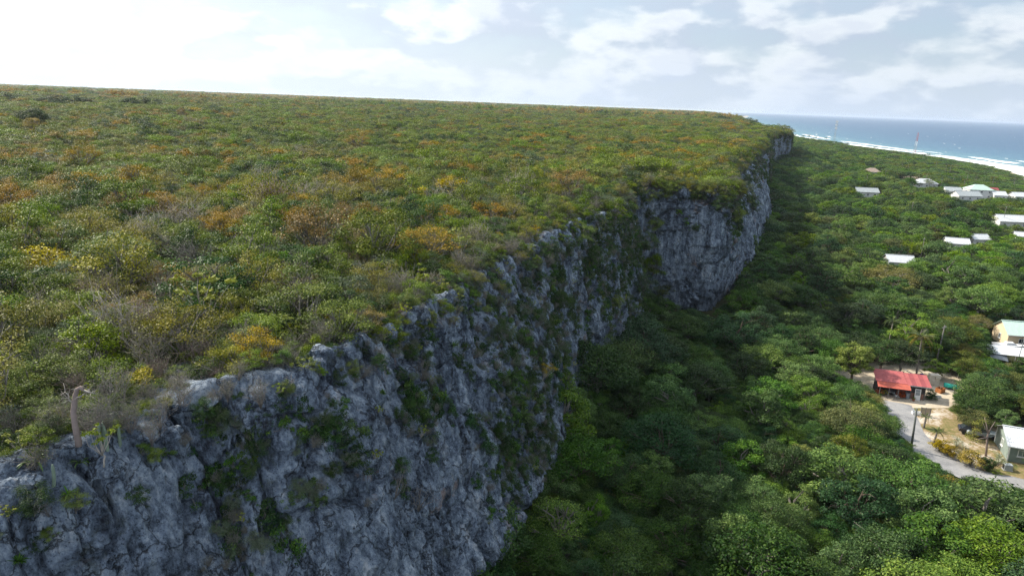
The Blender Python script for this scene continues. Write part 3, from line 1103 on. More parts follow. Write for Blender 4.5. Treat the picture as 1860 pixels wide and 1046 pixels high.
# plateau shrubs
for i, s in enumerate((1, 2, 3)):
    shrub_proto('green%d' % i, 200 + s, 2.3 + 0.2 * i, 1.45, 'leaf_green', rz=1.75, nl=24, per=260, leaf=0.095, lobe=0.31)
    shrub_proto('dark%d' % i, 210 + s, 2.5, 1.4, 'leaf_dark', rz=1.75, nl=24, per=270, leaf=0.09, lobe=0.31)
    shrub_proto('olive%d' % i, 220 + s, 2.4, 1.6, 'leaf_olive', nl=22, per=200, leaf=0.085, rz=1.15, low=0.12, sub=3, lobe=0.30)
    shrub_proto('orange%d' % i, 230 + s, 2.5, 1.5, 'leaf_orange', nl=22, per=200, leaf=0.088, rz=1.1, low=0.15, sub=3, lobe=0.30)
    shrub_proto('greyleaf%d' % i, 240 + s, 2.2, 1.3, 'leaf_grey', 'bark_grey', nl=20, per=170, leaf=0.085, sub=3, lobe=0.32)
    bare_proto('bare%d' % i, 250 + s, 2.5, 1.3, ('twig', 'bark_grey', 'bark_pale')[i], n=20, sub=5, br=0.014, crown=(('leaf_tawny', 'leaf_grey', 'leaf_olive')[i], 500, 0.08))
    bare_proto('broom%d' % i, 260 + s, 2.1, 0.7, ('twig', 'bark_grey', 'bark_pink')[i], n=24, sub=4, br=0.010, crown=('leaf_grey', 260, 0.07))
for i in range(2):
    bare_proto('snag%d' % i, 295 + i, 3.3, 1.7, 'bark_pale', n=5, sub=4, br=0.017, twigs=2)
for i, s in enumerate((1, 2)):
    shrub_proto('bright%d' % i, 270 + s, 2.1, 1.3, 'leaf_bright', nl=20, per=200, leaf=0.11, lobe=0.32)
    shrub_proto('yellow%d' % i, 275 + s, 2.1, 1.1, 'leaf_yellow', 'bark_pale', nl=14, per=80, leaf=0.13, sub=3, rz=0.8)
    shrub_proto('candle%d' % i, 280 + s, 2.4, 1.1, 'leaf_lime', 'bark_pale', nl=13, per=34, leaf=0.17, lobe=0.17, sub=0, br=0.022, rz=0.9, fork=0.2)
    bare_proto('bonsai%d' % i, 285 + s, 3.4, 2.2, ('bark_pink', 'bark_pale')[i], n=16, sub=7, br=0.018, crown=(('leaf_olive', 'leaf_tawny')[i], 2600, 0.11))
rosette_proto('fern0', 291, 0.95, 0.075, 34, 'leaf_fern', 0.85)
rosette_proto('fern1', 292, 0.75, 0.06, 28, 'leaf_bright', 0.7)
rosette_proto('thatch', 293, 1.3, 0.085, 30, 'leaf_fern', 0.6)
# distant shrubs
for i, cm in enumerate(['leaf_green', 'leaf_dark', 'leaf_olive', 'leaf_orange', 'leaf_grey', 'leaf_tawny', 'leaf_bright']):
    shrub_proto('fs%d' % i, 300 + i, 2.7, 1.6, cm, nl=20, per=130, leaf=0.14, sub=1, lobe=0.31, br=0.02, rz=1.9)
# far canopy clumps (a patch of many shrubs seen from more than half a kilometre)
for i, cm in enumerate(['leaf_green', 'leaf_olive', 'leaf_orange', 'leaf_dark']):
    shrub_proto('fc%d' % i, 320 + i, 3.2, 7.0, cm, nl=60, per=60, leaf=0.6, sub=0, lobe=0.2, rz=2.0, low=0.0)
# low cliff growth: hanging mats and small cushions
for i, cm in enumerate(['leaf_dark', 'tree_green', 'leaf_deep']):
    r = np.random.default_rng(340 + i)
    C = np.stack([r.normal(size=16) * 0.22, r.normal(size=16) * 0.45, -np.abs(r.normal(size=16)) * 0.8 + 0.3], 1)
    cr = lobe_leaves(C, r.uniform(.16, .34, 16), 90, 0.10, r, 0.5, up=0.35)
    wd = skeleton(0.03, (0, 0, 0.1), C[::2], r, n=3, sub=2, wig=0.1)
    PROTO['mat%d' % i] = Proto('mat%d' % i, wd, cr, 'twig', cm, 0.8)
bare_proto('grass0', 350, 0.9, 0.45, 'leaf_olive', n=40, sub=0, br=0.012, twigs=0)
bare_proto('roots0', 351, 1.6, 0.5, 'bark_grey', n=9, sub=3, br=0.012, twigs=1)

# ------------------------------------------------------------------ massed plants (kind stuff) by geometry nodes
HID = bpy.data.collections.new('plant_stock')


def massed(name, label, cat, keys, pts, rot, sc, idx):
    c = bpy.data.collections.new('stock_' + name)
    for k, key in enumerate(keys):
        o = bpy.data.objects.new('%02d_%s_%s' % (k, name, key), PROTO[key].both)
        c.objects.link(o)
    me = bpy.data.meshes.new(name)
    me.vertices.add(len(pts))
    me.vertices.foreach_set('co', np.asarray(pts, np.float32).ravel())
    for nm, typ, dat, fld in (('rot', 'FLOAT_VECTOR', rot, 'vector'), ('sc', 'FLOAT_VECTOR', sc, 'vector'), ('idx', 'INT', idx, 'value')):
        a = me.attributes.new(nm, typ, 'POINT')
        a.data.foreach_set(fld, np.asarray(dat, np.int32 if typ == 'INT' else np.float32).ravel())
    o = obj(name, me)
    ng = bpy.data.node_groups.new(name, 'GeometryNodeTree')
    ng.interface.new_socket('Geometry', in_out='INPUT', socket_type='NodeSocketGeometry')
    ng.interface.new_socket('Geometry', in_out='OUTPUT', socket_type='NodeSocketGeometry')
    gi, go = ng.nodes.new('NodeGroupInput'), ng.nodes.new('NodeGroupOutput')
    ip = ng.nodes.new('GeometryNodeInstanceOnPoints')
    ci = ng.nodes.new('GeometryNodeCollectionInfo')
    ci.inputs['Collection'].default_value = c
    ci.inputs['Separate Children'].default_value = True
    ci.inputs['Reset Children'].default_value = True
    L = ng.links.new

    def attr(nm, dt):
        n = ng.nodes.new('GeometryNodeInputNamedAttribute')
        n.data_type = dt
        n.inputs['Name'].default_value = nm
        return n.outputs['Attribute']
    er = ng.nodes.new('FunctionNodeEulerToRotation')
    L(attr('rot', 'FLOAT_VECTOR'), er.inputs[0])
    L(gi.outputs[0], ip.inputs['Points'])
    L(ci.outputs[0], ip.inputs['Instance'])
    ip.inputs['Pick Instance'].default_value = True
    L(attr('idx', 'INT'), ip.inputs['Instance Index'])
    L(er.outputs[0], ip.inputs['Rotation'])
    L(attr('sc', 'FLOAT_VECTOR'), ip.inputs['Scale'])
    L(ip.outputs[0], go.inputs[0])
    md = o.modifiers.new('plants', 'NODES')
    md.node_group = ng
    tag(o, label, cat, None, 'stuff')
    return o


PLANTS = []      # single plants: dicts kept for labelling


def plant(key, name, loc, sc, rz, group, cat, look, woodname='trunk', crownname='crown', tilt=(0, 0)):
    p = PROTO[key]
    e = empty(name, loc, rz, sc if isinstance(sc, tuple) else (sc, sc, sc))
    e.rotation_euler = (tilt[0], tilt[1], rz)
    if p.wood:
        obj(woodname, p.wood, e)
    if p.crown:
        obj(crownname, p.crown, e)
    px = proj(*loc)
    PLANTS.append(dict(o=e, look=look, cat=cat, group=group, loc=loc, px=px))
    return e


def poisson(x, y, rad, order=None, taken=None):
    """greedy disc packing on a hash grid; returns kept indices"""
    cellsz = max(rad) * 2
    grid = {}
    keep = []
    if taken is not None:
        for a, b, q in taken:
            grid.setdefault((int(a // cellsz), int(b // cellsz)), []).append((a, b, q))
    for i in (order if order is not None else range(len(x))):
        gx, gy = int(x[i] // cellsz), int(y[i] // cellsz)
        ok = True
        for dx in (-1, 0, 1):
            for dy in (-1, 0, 1):
                for a, b, q in grid.get((gx + dx, gy + dy), ()):
                    if (a - x[i]) ** 2 + (b - y[i]) ** 2 < (q + rad[i]) ** 2:
                        ok = False
                        break
                if not ok:
                    break
            if not ok:
                break
        if ok:
            keep.append(i)
            grid.setdefault((gx, gy), []).append((x[i], y[i], rad[i]))
    return keep
# ------------------------------------------------------------------ where plants may stand
def in_poly(px, py, poly):
    n = len(poly)
    c = np.zeros(np.shape(px), bool)
    j = n - 1
    for i in range(n):
        xi, yi = poly[i]
        xj, yj = poly[j]
        c ^= ((yi > py) != (yj > py)) & (px < (xj - xi) * (py - yi) / (yj - yi + 1e-12) + xi)
        j = i
    return c


CLEAR = [   # open ground and buildings that the photograph shows unobstructed
    [(1503, 668), (1530, 664), (1575, 668), (1590, 660), (1700, 668), (1740, 690), (1726, 735), (1700, 750), (1745, 765), (1768, 795), (1795, 772), (1870, 776), (1870, 904), (1800, 888), (1740, 866), (1690, 840), (1652, 810), (1625, 762), (1600, 735), (1578, 705)],
    [(1215, 545), (1262, 470), (1335, 470), (1335, 515), (1292, 577), (1255, 560)], [(1796, 584), (1870, 584), (1870, 664), (1825, 664), (1800, 650)],
    [(1612, 467), (1668, 467), (1668, 481), (1612, 481)], [(1722, 428), (1764, 428), (1764, 447), (1722, 447)], [(1766, 426), (1802, 426), (1802, 437), (1766, 437)],
    [(1813, 393), (1870, 393), (1870, 406), (1813, 406)], [(1847, 422), (1870, 422), (1870, 432), (1847, 432)], [(1756, 322), (1814, 322), (1814, 352), (1756, 352)], [(1663, 320), (1708, 320), (1708, 338), (1663, 338)],
    [(1572, 305), (1598, 305), (1598, 313), (1572, 313)], [(1628, 309), (1680, 316), (1676, 323), (1640, 319)], [(1738, 350), (1790, 348), (1790, 360), (1738, 362)], [(1718, 340), (1746, 340), (1746, 350), (1718, 350)], [(1806, 347), (1830, 347), (1830, 358), (1806, 358)], [(1844, 348), (1868, 348), (1868, 360), (1844, 360)], [(1555, 342), (1600, 342), (1600, 353), (1555, 353)],
]


for _i in range(3, len(CLEAR)):
    _a, _b = min(p[0] for p in CLEAR[_i]), max(p[0] for p in CLEAR[_i])
    _c0, _d0 = min(p[1] for p in CLEAR[_i]), max(p[1] for p in CLEAR[_i])
    _w = 0.0
    CLEAR[_i] = [(_a + _w, _c0), (_b - _w, _c0), (_b - _w, _d0 + 2.5), (_a + _w, _d0 + 2.5)]
CLEAR_Y = [1e9, 1e9, 150.0] + [at(sum(p[0] for p in q) / len(q), max(p[1] for p in q), 1.5)[1] + 9.0 for q in CLEAR[3:]]


def proj_np(x, y, z):
    d = ZC - z
    dep = y * _cp + d * _sp
    v2, u2 = (-y * _sp + d * _cp) / dep * FPX, x / dep * FPX
    return CX + u2 * _c - v2 * _s, CY + u2 * _s + v2 * _c, dep


def clear_ok(x, y, z, h, rx):
    bad = np.zeros(len(x), bool)
    for zz, k in ((0.0, 0.0), (0.5, 0.0), (0.9, 0.0), (0.65, -0.7), (0.65, 0.7), (0.4, -1.1), (0.4, 1.1)):
        px, py, _ = proj_np(x + k * rx * 0.8, y - k * rx * 0.4, z + zz * h)
        for poly, ylim in zip(CLEAR, CLEAR_Y):
            bad |= in_poly(px, py, poly) & (y < ylim)
    return ~bad


def in_view(x, y, z, m=60):
    px, py, dep = proj_np(x, y, z)
    return (dep > 1) & (px > -m) & (px < 1860 + m) & (py > -m) & (py < 1046 + m)


def wedge(r0, r1, n, a0, a1, g):
    r = np.sqrt(g.uniform(r0 * r0, r1 * r1, n))
    a = R(1) * g.uniform(a0, a1, n)
    return r * np.sin(a), r * np.cos(a)


def polar_jitter(r0, r1, sp, a0, a1, g):
    """jittered rings, spacing sp(r)"""
    xs, ys, ss = [], [], []
    r = r0
    while r < r1:
        s = sp(r)
        n = int(R(a1 - a0) * r / s)
        a = R(a0) + (np.arange(n) + g.uniform(0, 1, n)) / n * R(a1 - a0)
        q = r + g.uniform(-.5, .5, n) * s
        xs.append(q * np.sin(a))
        ys.append(q * np.cos(a))
        ss.append(np.full(n, s))
        r += s
    return np.concatenate(xs), np.concatenate(ys), np.concatenate(ss)


# ------------------------------------------------------------------ plateau scrub
LOOKS = {'green': ('leafy_shrub', 'leafy green shrub'), 'dark': ('leafy_shrub', 'dense dark green shrub'), 'olive': ('flat_topped_shrub', 'olive flat-topped shrub'), 'orange': ('orange_shrub', 'orange-leaved shrub'), 'greyleaf': ('grey_shrub', 'grey-green shrub'),
         'bare': ('twiggy_shrub', 'twiggy shrub'), 'broom': ('broom_shrub', 'leafless broom shrub'), 'bright': ('leafy_shrub', 'fresh bright green shrub'), 'yellow': ('yellow_shrub', 'yellow-leaved shrub'), 'candle': ('candelabra_shrub', 'yellow-tufted candelabra shrub'),
         'bonsai': ('umbrella_tree', 'spreading bare-limbed tree'), 'fern': ('fern_rosette', 'green rosette plant'), 'snag': ('bare_snag', 'pale leafless snag')}
KINDS = ['green', 'dark', 'olive', 'orange', 'greyleaf', 'bare', 'broom', 'bright', 'yellow', 'candle']
NVAR = {'yellow': 2, 'bright': 2, 'candle': 2, 'bonsai': 2}


def kind_probs(x, y, dr):
    P = np.stack([x, y, 0 * x], 1)
    n1, n2, n3 = fbm(P * 0.035, 3, 201), fbm(P * 0.05 + 40, 3, 203), fbm(P * 0.02 + 9, 2, 205)
    r = np.hypot(x, y)
    rim = np.exp(-np.clip(dr, 0, None) / 5.0)
    w = np.stack([
        0.42 * (1 + 0.8 * n2), 0.15 * (1 + n3), 0.19 * (1 + 0.8 * n1), 0.26 * np.clip(0.55 + 1.9 * n1, 0.05, 2) * (1 - 0.8 * rim), 0.07 + 0.10 * rim + 0 * r,
        0.11 + 0.12 * rim, 0.03 + 0.24 * rim, 0.07 * (1 + n2), 0.02 + 0.02 * rim, 0.01 + 0.09 * rim], 1)
    w = np.clip(w, 0.002, None)
    return w / w.sum(1, keepdims=True)


def pick(w, g):
    return (w.cumsum(1) > g.random(len(w))[:, None]).argmax(1)


g = np.random.default_rng(42)
taken = []
# single plants that stand out: photo position of the crown, width in photo pixels, stock, look
HAND = [
    (178, 768, 66, 'candle1'), (40, 770, 60, 'candle0'), (232, 728, 50, 'broom1'), (20, 740, 66, 'bare1'), (70, 700, 60, 'snag1'), (152, 690, 50, 'candle1'), (268, 742, 36, 'broom0'), (120, 722, 50, 'broom1'), (30, 640, 60, 'snag0'), (240, 640, 60, 'snag1'), (470, 645, 40, 'broom1'), (545, 640, 44, 'candle0'), (520, 660, 40, 'snag1'), (690, 575, 40, 'snag0'), (760, 530, 34, 'broom1'), (800, 505, 34, 'candle1'), (845, 490, 30, 'snag1'),
    (500, 392, 125, 'bonsai0'), (603, 372, 95, 'bonsai1'), (292, 590, 120, 'bonsai0'), (415, 365, 60, 'bonsai1'), (640, 430, 70, 'bonsai0'), (545, 285, 45, 'bonsai1'), (348, 240, 40, 'bonsai1'), (880, 445, 55, 'bonsai1'),
    (300, 505, 80, 'orange0'), (345, 515, 70, 'orange1'), (110, 445, 65, 'orange2'), (255, 540, 60, 'orange1'), (150, 475, 60, 'orange0'), (190, 565, 70, 'orange2'), (95, 505, 60, 'orange0'), (430, 432, 70, 'orange1'), (150, 305, 70, 'orange2'), (20, 590, 50, 'orange1'), (655, 410, 60, 'orange0'), (720, 330, 55, 'orange2'), (60, 245, 60, 'orange0'), (330, 225, 50, 'orange1'), (650, 270, 40, 'orange2'), (230, 440, 55, 'orange1'), (420, 500, 50, 'orange2'),
    (595, 556, 50, 'yellow0'), (645, 505, 40, 'candle0'), (500, 600, 50, 'candle1'), (520, 585, 45, 'candle0'), (935, 400, 32, 'yellow1'), (905, 425, 30, 'yellow0'),
    (368, 395, 55, 'greyleaf0'), (630, 525, 90, 'greyleaf1'), (600, 510, 60, 'greyleaf2'), (75, 600, 80, 'greyleaf1'), (425, 590, 70, 'greyleaf0'),
    (140, 400, 80, 'dark0'), (15, 410, 70, 'dark1'), (270, 395, 60, 'dark2'), (420, 345, 60, 'dark0'), (660, 305, 45, 'dark1'),
    (480, 540, 80, 'green0'), (40, 680, 90, 'green1'), (130, 660, 90, 'green2'), (560, 470, 70, 'bright0'), (500, 520, 45, 'bright1'), (300, 470, 55, 'bright0'), (90, 545, 70, 'green0'), (830, 330, 45, 'bright1'),
    (362, 625, 60, 'broom2'), (385, 650, 40, 'broom2'), (325, 690, 50, 'broom1'), (205, 700, 70, 'broom0'), (90, 745, 55, 'broom1'), (70, 572, 60, 'snag0'), (285, 545, 50, 'snag1'), (430, 560, 40, 'snag0'), (545, 275, 34, 'snag1'), (350, 235, 30, 'snag0'), (620, 600, 36, 'snag1'), (170, 540, 44, 'snag0'), (400, 372, 36, 'snag1'), (720, 245, 24, 'snag0'), (800, 340, 26, 'snag1'), (1000, 260, 18, 'snag0'), (735, 470, 34, 'snag1'), (110, 345, 44, 'snag0'), (70, 330, 44, 'snag1'), (590, 345, 30, 'snag0'), (940, 300, 20, 'snag1'), (870, 420, 30, 'snag0'), (445, 620, 60, 'broom1'), (590, 600, 55, 'broom1'), (180, 745, 70, 'broom0'), (470, 680, 40, 'broom1'), (285, 715, 40, 'broom0'), (720, 520, 45, 'broom1'), (260, 690, 60, 'bare1'), (60, 790, 60, 'bare0'), (120, 610, 60, 'bare2'),
]
for (px, py, w, key) in HAND:
    x, y = at(px, py, 31.2)
    k = key.rstrip('0123456789')
    dep = proj(x, y, 31.2)[2]
    wm = w / FPX * dep
    s = float(np.clip(wm / (2 * PROTO[key].size), 0.45, 2.4))
    z = float(z_plateau(np.array([x]), np.array([y]))[0]) - 0.15
    d = float(rimdist([x], [y])[0])
    nm, lk = LOOKS[k]
    plant(key, nm, (x, y, z), s, g.uniform(0, 6.28), 'shrubs on the plateau', 'tree' if k in ('bonsai', 'snag') else 'shrub', lk, 'stem' if k not in ('bonsai', 'snag') else 'trunk')
    taken.append((x, y, PROTO[key].size * s * 0.55))

gx, gy = wedge(48, 190, 420, -40, 14, g)
gd = rimdist(gx, gy)
for i in np.nonzero(gd > 5)[0][:84]:
    key = ('bonsai0', 'bonsai1', 'snag0', 'bonsai0', 'snag1', 'bonsai1')[i % 6]
    s = float(g.uniform(.75, 1.3)) if key[0] == 'b' else float(g.uniform(.8, 1.25))
    zz = float(z_plateau(gx[i:i + 1], gy[i:i + 1])[0]) - .15
    if not in_view(gx[i:i + 1], gy[i:i + 1], zz + 2, -10)[0]:
        continue
    nm, lk = LOOKS[key[:-1]]
    plant(key, nm, (float(gx[i]), float(gy[i]), zz), s, g.uniform(0, 6.28), 'shrubs on the plateau', 'tree', lk, 'trunk')
    if key[0] == 'b':
        taken.append((float(gx[i]), float(gy[i]), 1.2 * s))

x, y = wedge(15, 130, 22000, -52, 30, g)
dr = rimdist(x, y)
m = dr > 0.6
x, y, dr = x[m], y[m], dr[m]
sc = (0.75 + 1.1 * g.random(len(x)) ** 1.3 + 0.7 * (g.random(len(x)) < .06)) * (0.55 + 0.45 * sstep(dr, 0, 9))
keep = poisson(x, y, 0.70 * sc, order=np.argsort(-sc * g.uniform(.6, 1, len(x))), taken=taken)
x, y, dr, sc = x[keep], y[keep], dr[keep], sc[keep]
kd = pick(kind_probs(x, y, dr), g)
z = z_plateau(x, y) - 0.15
vis = in_view(x, y, z + 1.0, 40)
px, py, dep = proj_np(x, y, z + 1.2)
size = sc / np.maximum(dep, 1)
order = np.argsort(-size * vis)
cnt = {}
single = np.zeros(len(x), bool)
for i in order:
    if not vis[i]:
        continue
    nm = LOOKS[KINDS[kd[i]]][0]
    if cnt.get(nm, 0) < (150 if nm == 'leafy_shrub' else 80) and single.sum() < 470:
        cnt[nm] = cnt.get(nm, 0) + 1
        single[i] = True
for i in np.nonzero(single)[0]:
    k = KINDS[kd[i]]
    key = k + str(g.integers(0, NVAR.get(k, 3)))
    nm, lk = LOOKS[k]
    plant(key, nm, (float(x[i]), float(y[i]), float(z[i])), (float(sc[i]), float(sc[i]), float(sc[i] * g.uniform(.8, 1.15))), g.uniform(0, 6.28), 'shrubs on the plateau', 'shrub', lk, 'stem')
# the rest of the scrub, out to the horizon
SK = [k + str(i) for k in KINDS for i in range(NVAR.get(k, 3))]
off = np.cumsum([0] + [NVAR.get(k, 3) for k in KINDS])[:-1]
nv = np.array([NVAR.get(k, 3) for k in KINDS])
r_ = ~single & (in_view(x, y, z, 400))
n = r_.sum()
P_near = np.stack([x[r_], y[r_], z[r_]], 1)
I_near = off[kd[r_]] + (g.random(n) * nv[kd[r_]]).astype(int)
S_near = np.repeat(sc[r_][:, None], 3, 1) * np.stack([np.ones(n), np.ones(n), g.uniform(.8, 1.15, n)], 1)
# small undergrowth between the shrubs
xu, yu = wedge(15, 110, 9000, -50, 28, g)
du = rimdist(xu, yu)
mu = du > 0.2
xu, yu, du = xu[mu], yu[mu], du[mu]
zu = z_plateau(xu, yu) - 0.1
ku = pick(kind_probs(xu, yu, du) * np.array([1.5, 1.5, .8, .3, 1, .8, 1, .6, .2, .2]), g)
P_und = np.stack([xu, yu, zu], 1)
I_und = off[ku] + (g.random(len(xu)) * nv[ku]).astype(int)
S_und = np.repeat(g.uniform(.28, .5, len(xu))[:, None], 3, 1)
Pn = np.vstack([P_near, P_und])
rot = np.stack([g.uniform(-.08, .08, len(Pn)), g.uniform(-.08, .08, len(Pn)), g.uniform(0, 6.28, len(Pn))], 1)
massed('scrub', 'mixed dry scrub filling the plateau between the single shrubs', 'scrub', SK, Pn, rot, np.vstack([S_near, S_und]), np.concatenate([I_near, I_und]))
# middle distance
x, y, s = polar_jitter(128, 1300, lambda r: 3.0 + max(0, r - 128) * 0.0036, -46, 38, g)
dr = rimdist(x, y)
m = dr > 1.0
x, y, s, dr = x[m], y[m], s[m], dr[m]
w = kind_probs(x, y, dr)
w7 = np.stack([w[:, 0] * 1.1, w[:, 1], w[:, 2] * 1.2, w[:, 3] * 0.7, w[:, 4], w[:, 5] * 0.8 + 0.2 * w[:, 6], w[:, 7] * 1.1], 1)
idx = pick(w7 / w7.sum(1, keepdims=True), g)
big = vnoise(np.stack([x, y, 0 * x], 1) * 0.03, 301)
em = g.random(len(x)) < .05
sc = s / 2.2 * (.5 + .95 * g.random(len(x)) ** 1.2 + .5 * em) * (1 + 0.3 * big)
scz = np.minimum(sc, 1.4) * (g.uniform(.65, 1.25, len(x)) + .35 * em * (1 + 1.6 * sstep(np.hypot(x, y), 350, 900))) * (1 + 0.2 * big)
z = z_plateau(x, y) - 0.2
massed('far_scrub', 'olive and orange scrub covering the plateau in the middle distance', 'scrub', ['fs%d' % i for i in range(7)], np.stack([x, y, z], 1), np.stack([0 * x, 0 * x, g.uniform(0, 6.28, len(x))], 1), np.stack([sc, sc, scz], 1), idx)
x, y, s = polar_jitter(1200, 9000, lambda r: 12 + (r - 1200) * 0.006, -46, 34, g)
dr = rimdist(x, y)
m = dr > 4
x, y, s = x[m], y[m], s[m]
nz = fbm(np.stack([x, y, 0 * x], 1) * 0.004, 3, 311)
idx = np.clip(((nz * 1.6 + 0.5 + 0.25 * g.normal(size=len(x))) * 3).astype(int), 0, 2)
idx = np.where(g.random(len(x)) < .1, 3, idx)
sc = s / 9.0 * g.uniform(.8, 1.3, len(x))
z = z_plateau(x, y) - 0.3
massed('distant_scrub', 'thin line of scrub at the edge of the plateau under the sky', 'scrub', ['fc%d' % i for i in range(4)], np.stack([x, y, z], 1), np.stack([0 * x, 0 * x, g.uniform(0, 6.28, len(x))], 1), np.stack([sc, sc, g.uniform(.6, 1.3, len(x)) + (g.random(len(x)) < .1) * g.uniform(.5, 1.8, len(x))], 1), idx)
# dark trees standing above the scrub
for (px, py, w, lk) in [(20, 176, 44, 'broad dark tree'), (92, 181, 50, 'broad dark tree'), (138, 180, 52, 'broad dark tree'), (235, 186, 26, 'low dark tree'), (270, 184, 40, 'low dark tree'), (60, 212, 40, 'low dark tree'), (1371, 222, 15, 'lone dark round tree')]:
    x, y = at(px, py, 38.0 if px < 1000 else 34.5)
    for _ in range(8):
        zt = float(z_plateau(np.array([x]), np.array([y]))[0])
        x2, y2 = at(px, py, min(zt + 5.5, 43.5))
        x, y = 0.5 * (x + x2), 0.5 * (y + y2)
    dep = proj(x, y, zt)[2]
    s = w / FPX * dep / 6.8
    plant('tree0%d' % (2 + g.integers(0, 2)), 'dark_tree', (x, y, zt - 0.5), (s, s, 1.15), g.uniform(0, 6), 'dark trees above the scrub', 'tree', lk)

# ------------------------------------------------------------------ trees of the low ground
TL = {'tree00': 'green broad-crowned tree', 'tree01': 'green tree', 'tree02': 'dark green tree', 'tree03': 'dark green broad-crowned tree', 'tree04': 'deep green tree', 'tree05': 'bright green tree', 'tree06': 'olive broad-crowned tree', 'tree07': 'fresh green tree', 'tree08': 'deep green dense tree', 'tree09': 'bright green broad-crowned tree',
      'tree_lime': 'lime-green tree', 'tree_pale': 'pale green rounded tree', 'tree_tawny': 'tawny half-bare spreading tree', 'tree_thin': 'thin-crowned green tree', 'tree_orange': 'rusty orange tree'}
ttaken = []
THAND = [(1195, 805, 150, 'tree08', 1.0), (1340, 605, 105, 'tree04', 1.1), (1292, 672, 85, 'tree00', 1.0), (1215, 690, 85, 'tree01', 1.0), (1553, 648, 66, 'tree_pale', 1.05), (1792, 708, 105, 'tree00', 0.85), (1776, 752, 62, 'tree06', 0.8), (1832, 752, 46, 'tree01', 0.75), (1702, 662, 44, 'tree05', 0.55),
         (1525, 862, 150, 'tree01', 1.0), (1622, 505, 100, 'tree_tawny', 1.0), (1645, 524, 46, 'tree_lime', 0.8), (1535, 508, 75, 'tree05', 1.0), (1700, 422, 44, 'tree05', .9), (1743, 424, 40, 'tree09', .9), (1800, 502, 85, 'tree01', 1), (1208, 518, 45, 'tree06', 1.0), (1240, 500, 60, 'tree02', 1.0), (1180, 560, 60, 'tree03', 1.0),
         (1010, 945, 120, 'tree_thin', 0.95), (1085, 915, 60, 'tree05', .9), (1140, 1000, 140, 'tree00', .9), (1800, 935, 190, 'tree01', .95), (1690, 1000, 160, 'tree01', .9), (1400, 805, 36, 'tree_lime', .7), (1480, 470, 60, 'tree02', 1), (1450, 420, 60, 'tree03', 1), (1570, 570, 90, 'tree04', 1), (1735, 600, 90, 'tree06', .95), (1640, 640, 90, 'tree03', .9), (1600, 640, 70, 'tree02', .9), (1752, 645, 60, 'tree06', .7),
         (1868, 712, 60, 'tree02', .7), (1560, 760, 60, 'tree00', .6), (1610, 830, 90, 'tree02', .8), (1685, 892, 52, 'tree02', .42), (1735, 905, 50, 'tree01', .4), (1622, 872, 70, 'tree03', .6), (1250, 920, 120, 'tree02', 1), (1330, 980, 120, 'tree01', 1), (1420, 930, 110, 'tree00', 1), (1400, 720, 90, 'tree01', 1), (1470, 700, 80, 'tree09', 1), (1130, 850, 90, 'tree02', 1)]
for (px, py, w, key, hs) in THAND:
    z0 = 0.0
    for _ in range(5):
        x, y = at(px, py, z0 + 5.2 * hs)
        z0 = float(z_low(np.array([x]), np.array([y]))[0])
    dep = proj(x, y, z0 + 4)[2]
    s = w / FPX * dep / (2.15 * PROTO[key].size)
    plant(key, 'broadleaf_tree', (x, y, z0), (s, s, hs * (0.5 + 0.5 * min(s, 1.2))), g.uniform(0, 6.28), 'trees of the low forest', 'tree', TL[key])
    ttaken.append((x, y, PROTO[key].size * s * 0.72))

x, y = wedge(22, 235, 32000, -20, 55, g)
dr = -rimdist(x, y)
m = dr > 6.0
x, y, dr = x[m], y[m], dr[m]
sc = (0.5 + 0.8 * g.random(len(x)) ** 1.4 + 0.2 * (g.random(len(x)) < .12)) * np.where(np.hypot(x - 60, y - 100) < 30, 0.8, 1.0)
rad = 2.15 * sc
hh = 7.5 * sc
z = z_low(x, y, dr)
ok = clear_ok(x, y, z, hh, 1.5 * rad)
x, y, dr, sc, rad, z = (q[ok] for q in (x, y, dr, sc, rad, z))
keep = poisson(x, y, rad, taken=ttaken)
x, y, dr, sc, z = (q[keep] for q in (x, y, dr, sc, z))
nzt = fbm(np.stack([x, y, 0 * x], 1) * 0.02, 2, 401)
fl = sstep(dr, 15, 60)
TK = ['tree00', 'tree01', 'tree02', 'tree03', 'tree04', 'tree05', 'tree06', 'tree07', 'tree08', 'tree09', 'tree_lime', 'tree_tawny', 'tree_thin', 'tree_orange']
W = np.stack([.16 + .1 * nzt, .18 + .05 * nzt, .18 - .06 * fl, .16 - .06 * fl, .14 - .05 * fl, .05 + .06 * fl + .05 * nzt, .03 + .01 * fl - .03 * nzt, .02 + 0 * fl, .12 - .05 * fl, .03 + .06 * fl, 0.004 + 0 * fl, 0.004 + .006 * fl, 0.02 + 0 * fl, .001 + 0 * fl], 1)
br_ = np.exp(-((x - 125) / 42) ** 2 - ((y - 195) / 55) ** 2)  # sunlit patch of forest put into the colour by favouring bright leaf kinds
W[:, 5] += .22 * br_
W[:, 9] += .22 * br_
W[:, 10] += .02 * br_
W[:, 6] += .05 * br_
W = np.clip(W, 0.001, None)
tk = pick(W / W.sum(1, keepdims=True), g)
vis = in_view(x, y, z + 5, 30)
_, _, dep = proj_np(x, y, z + 5)
order = np.argsort(-(sc / np.maximum(dep, 1)) * vis)
single = np.zeros(len(x), bool)
single[order[:250]] = True
single &= vis
for i in np.nonzero(single)[0]:
    key = TK[tk[i]]
    s = float(sc[i])
    plant(key, 'broadleaf_tree', (float(x[i]), float(y[i]), float(z[i])), (s, s, s * g.uniform(.85, 1.15)), g.uniform(0, 6.28), 'trees of the low forest', 'tree', TL[key])
r_ = ~single
Pn = np.stack([x[r_], y[r_], z[r_]], 1)
Sn = np.repeat(sc[r_][:, None], 3, 1)
In = tk[r_]
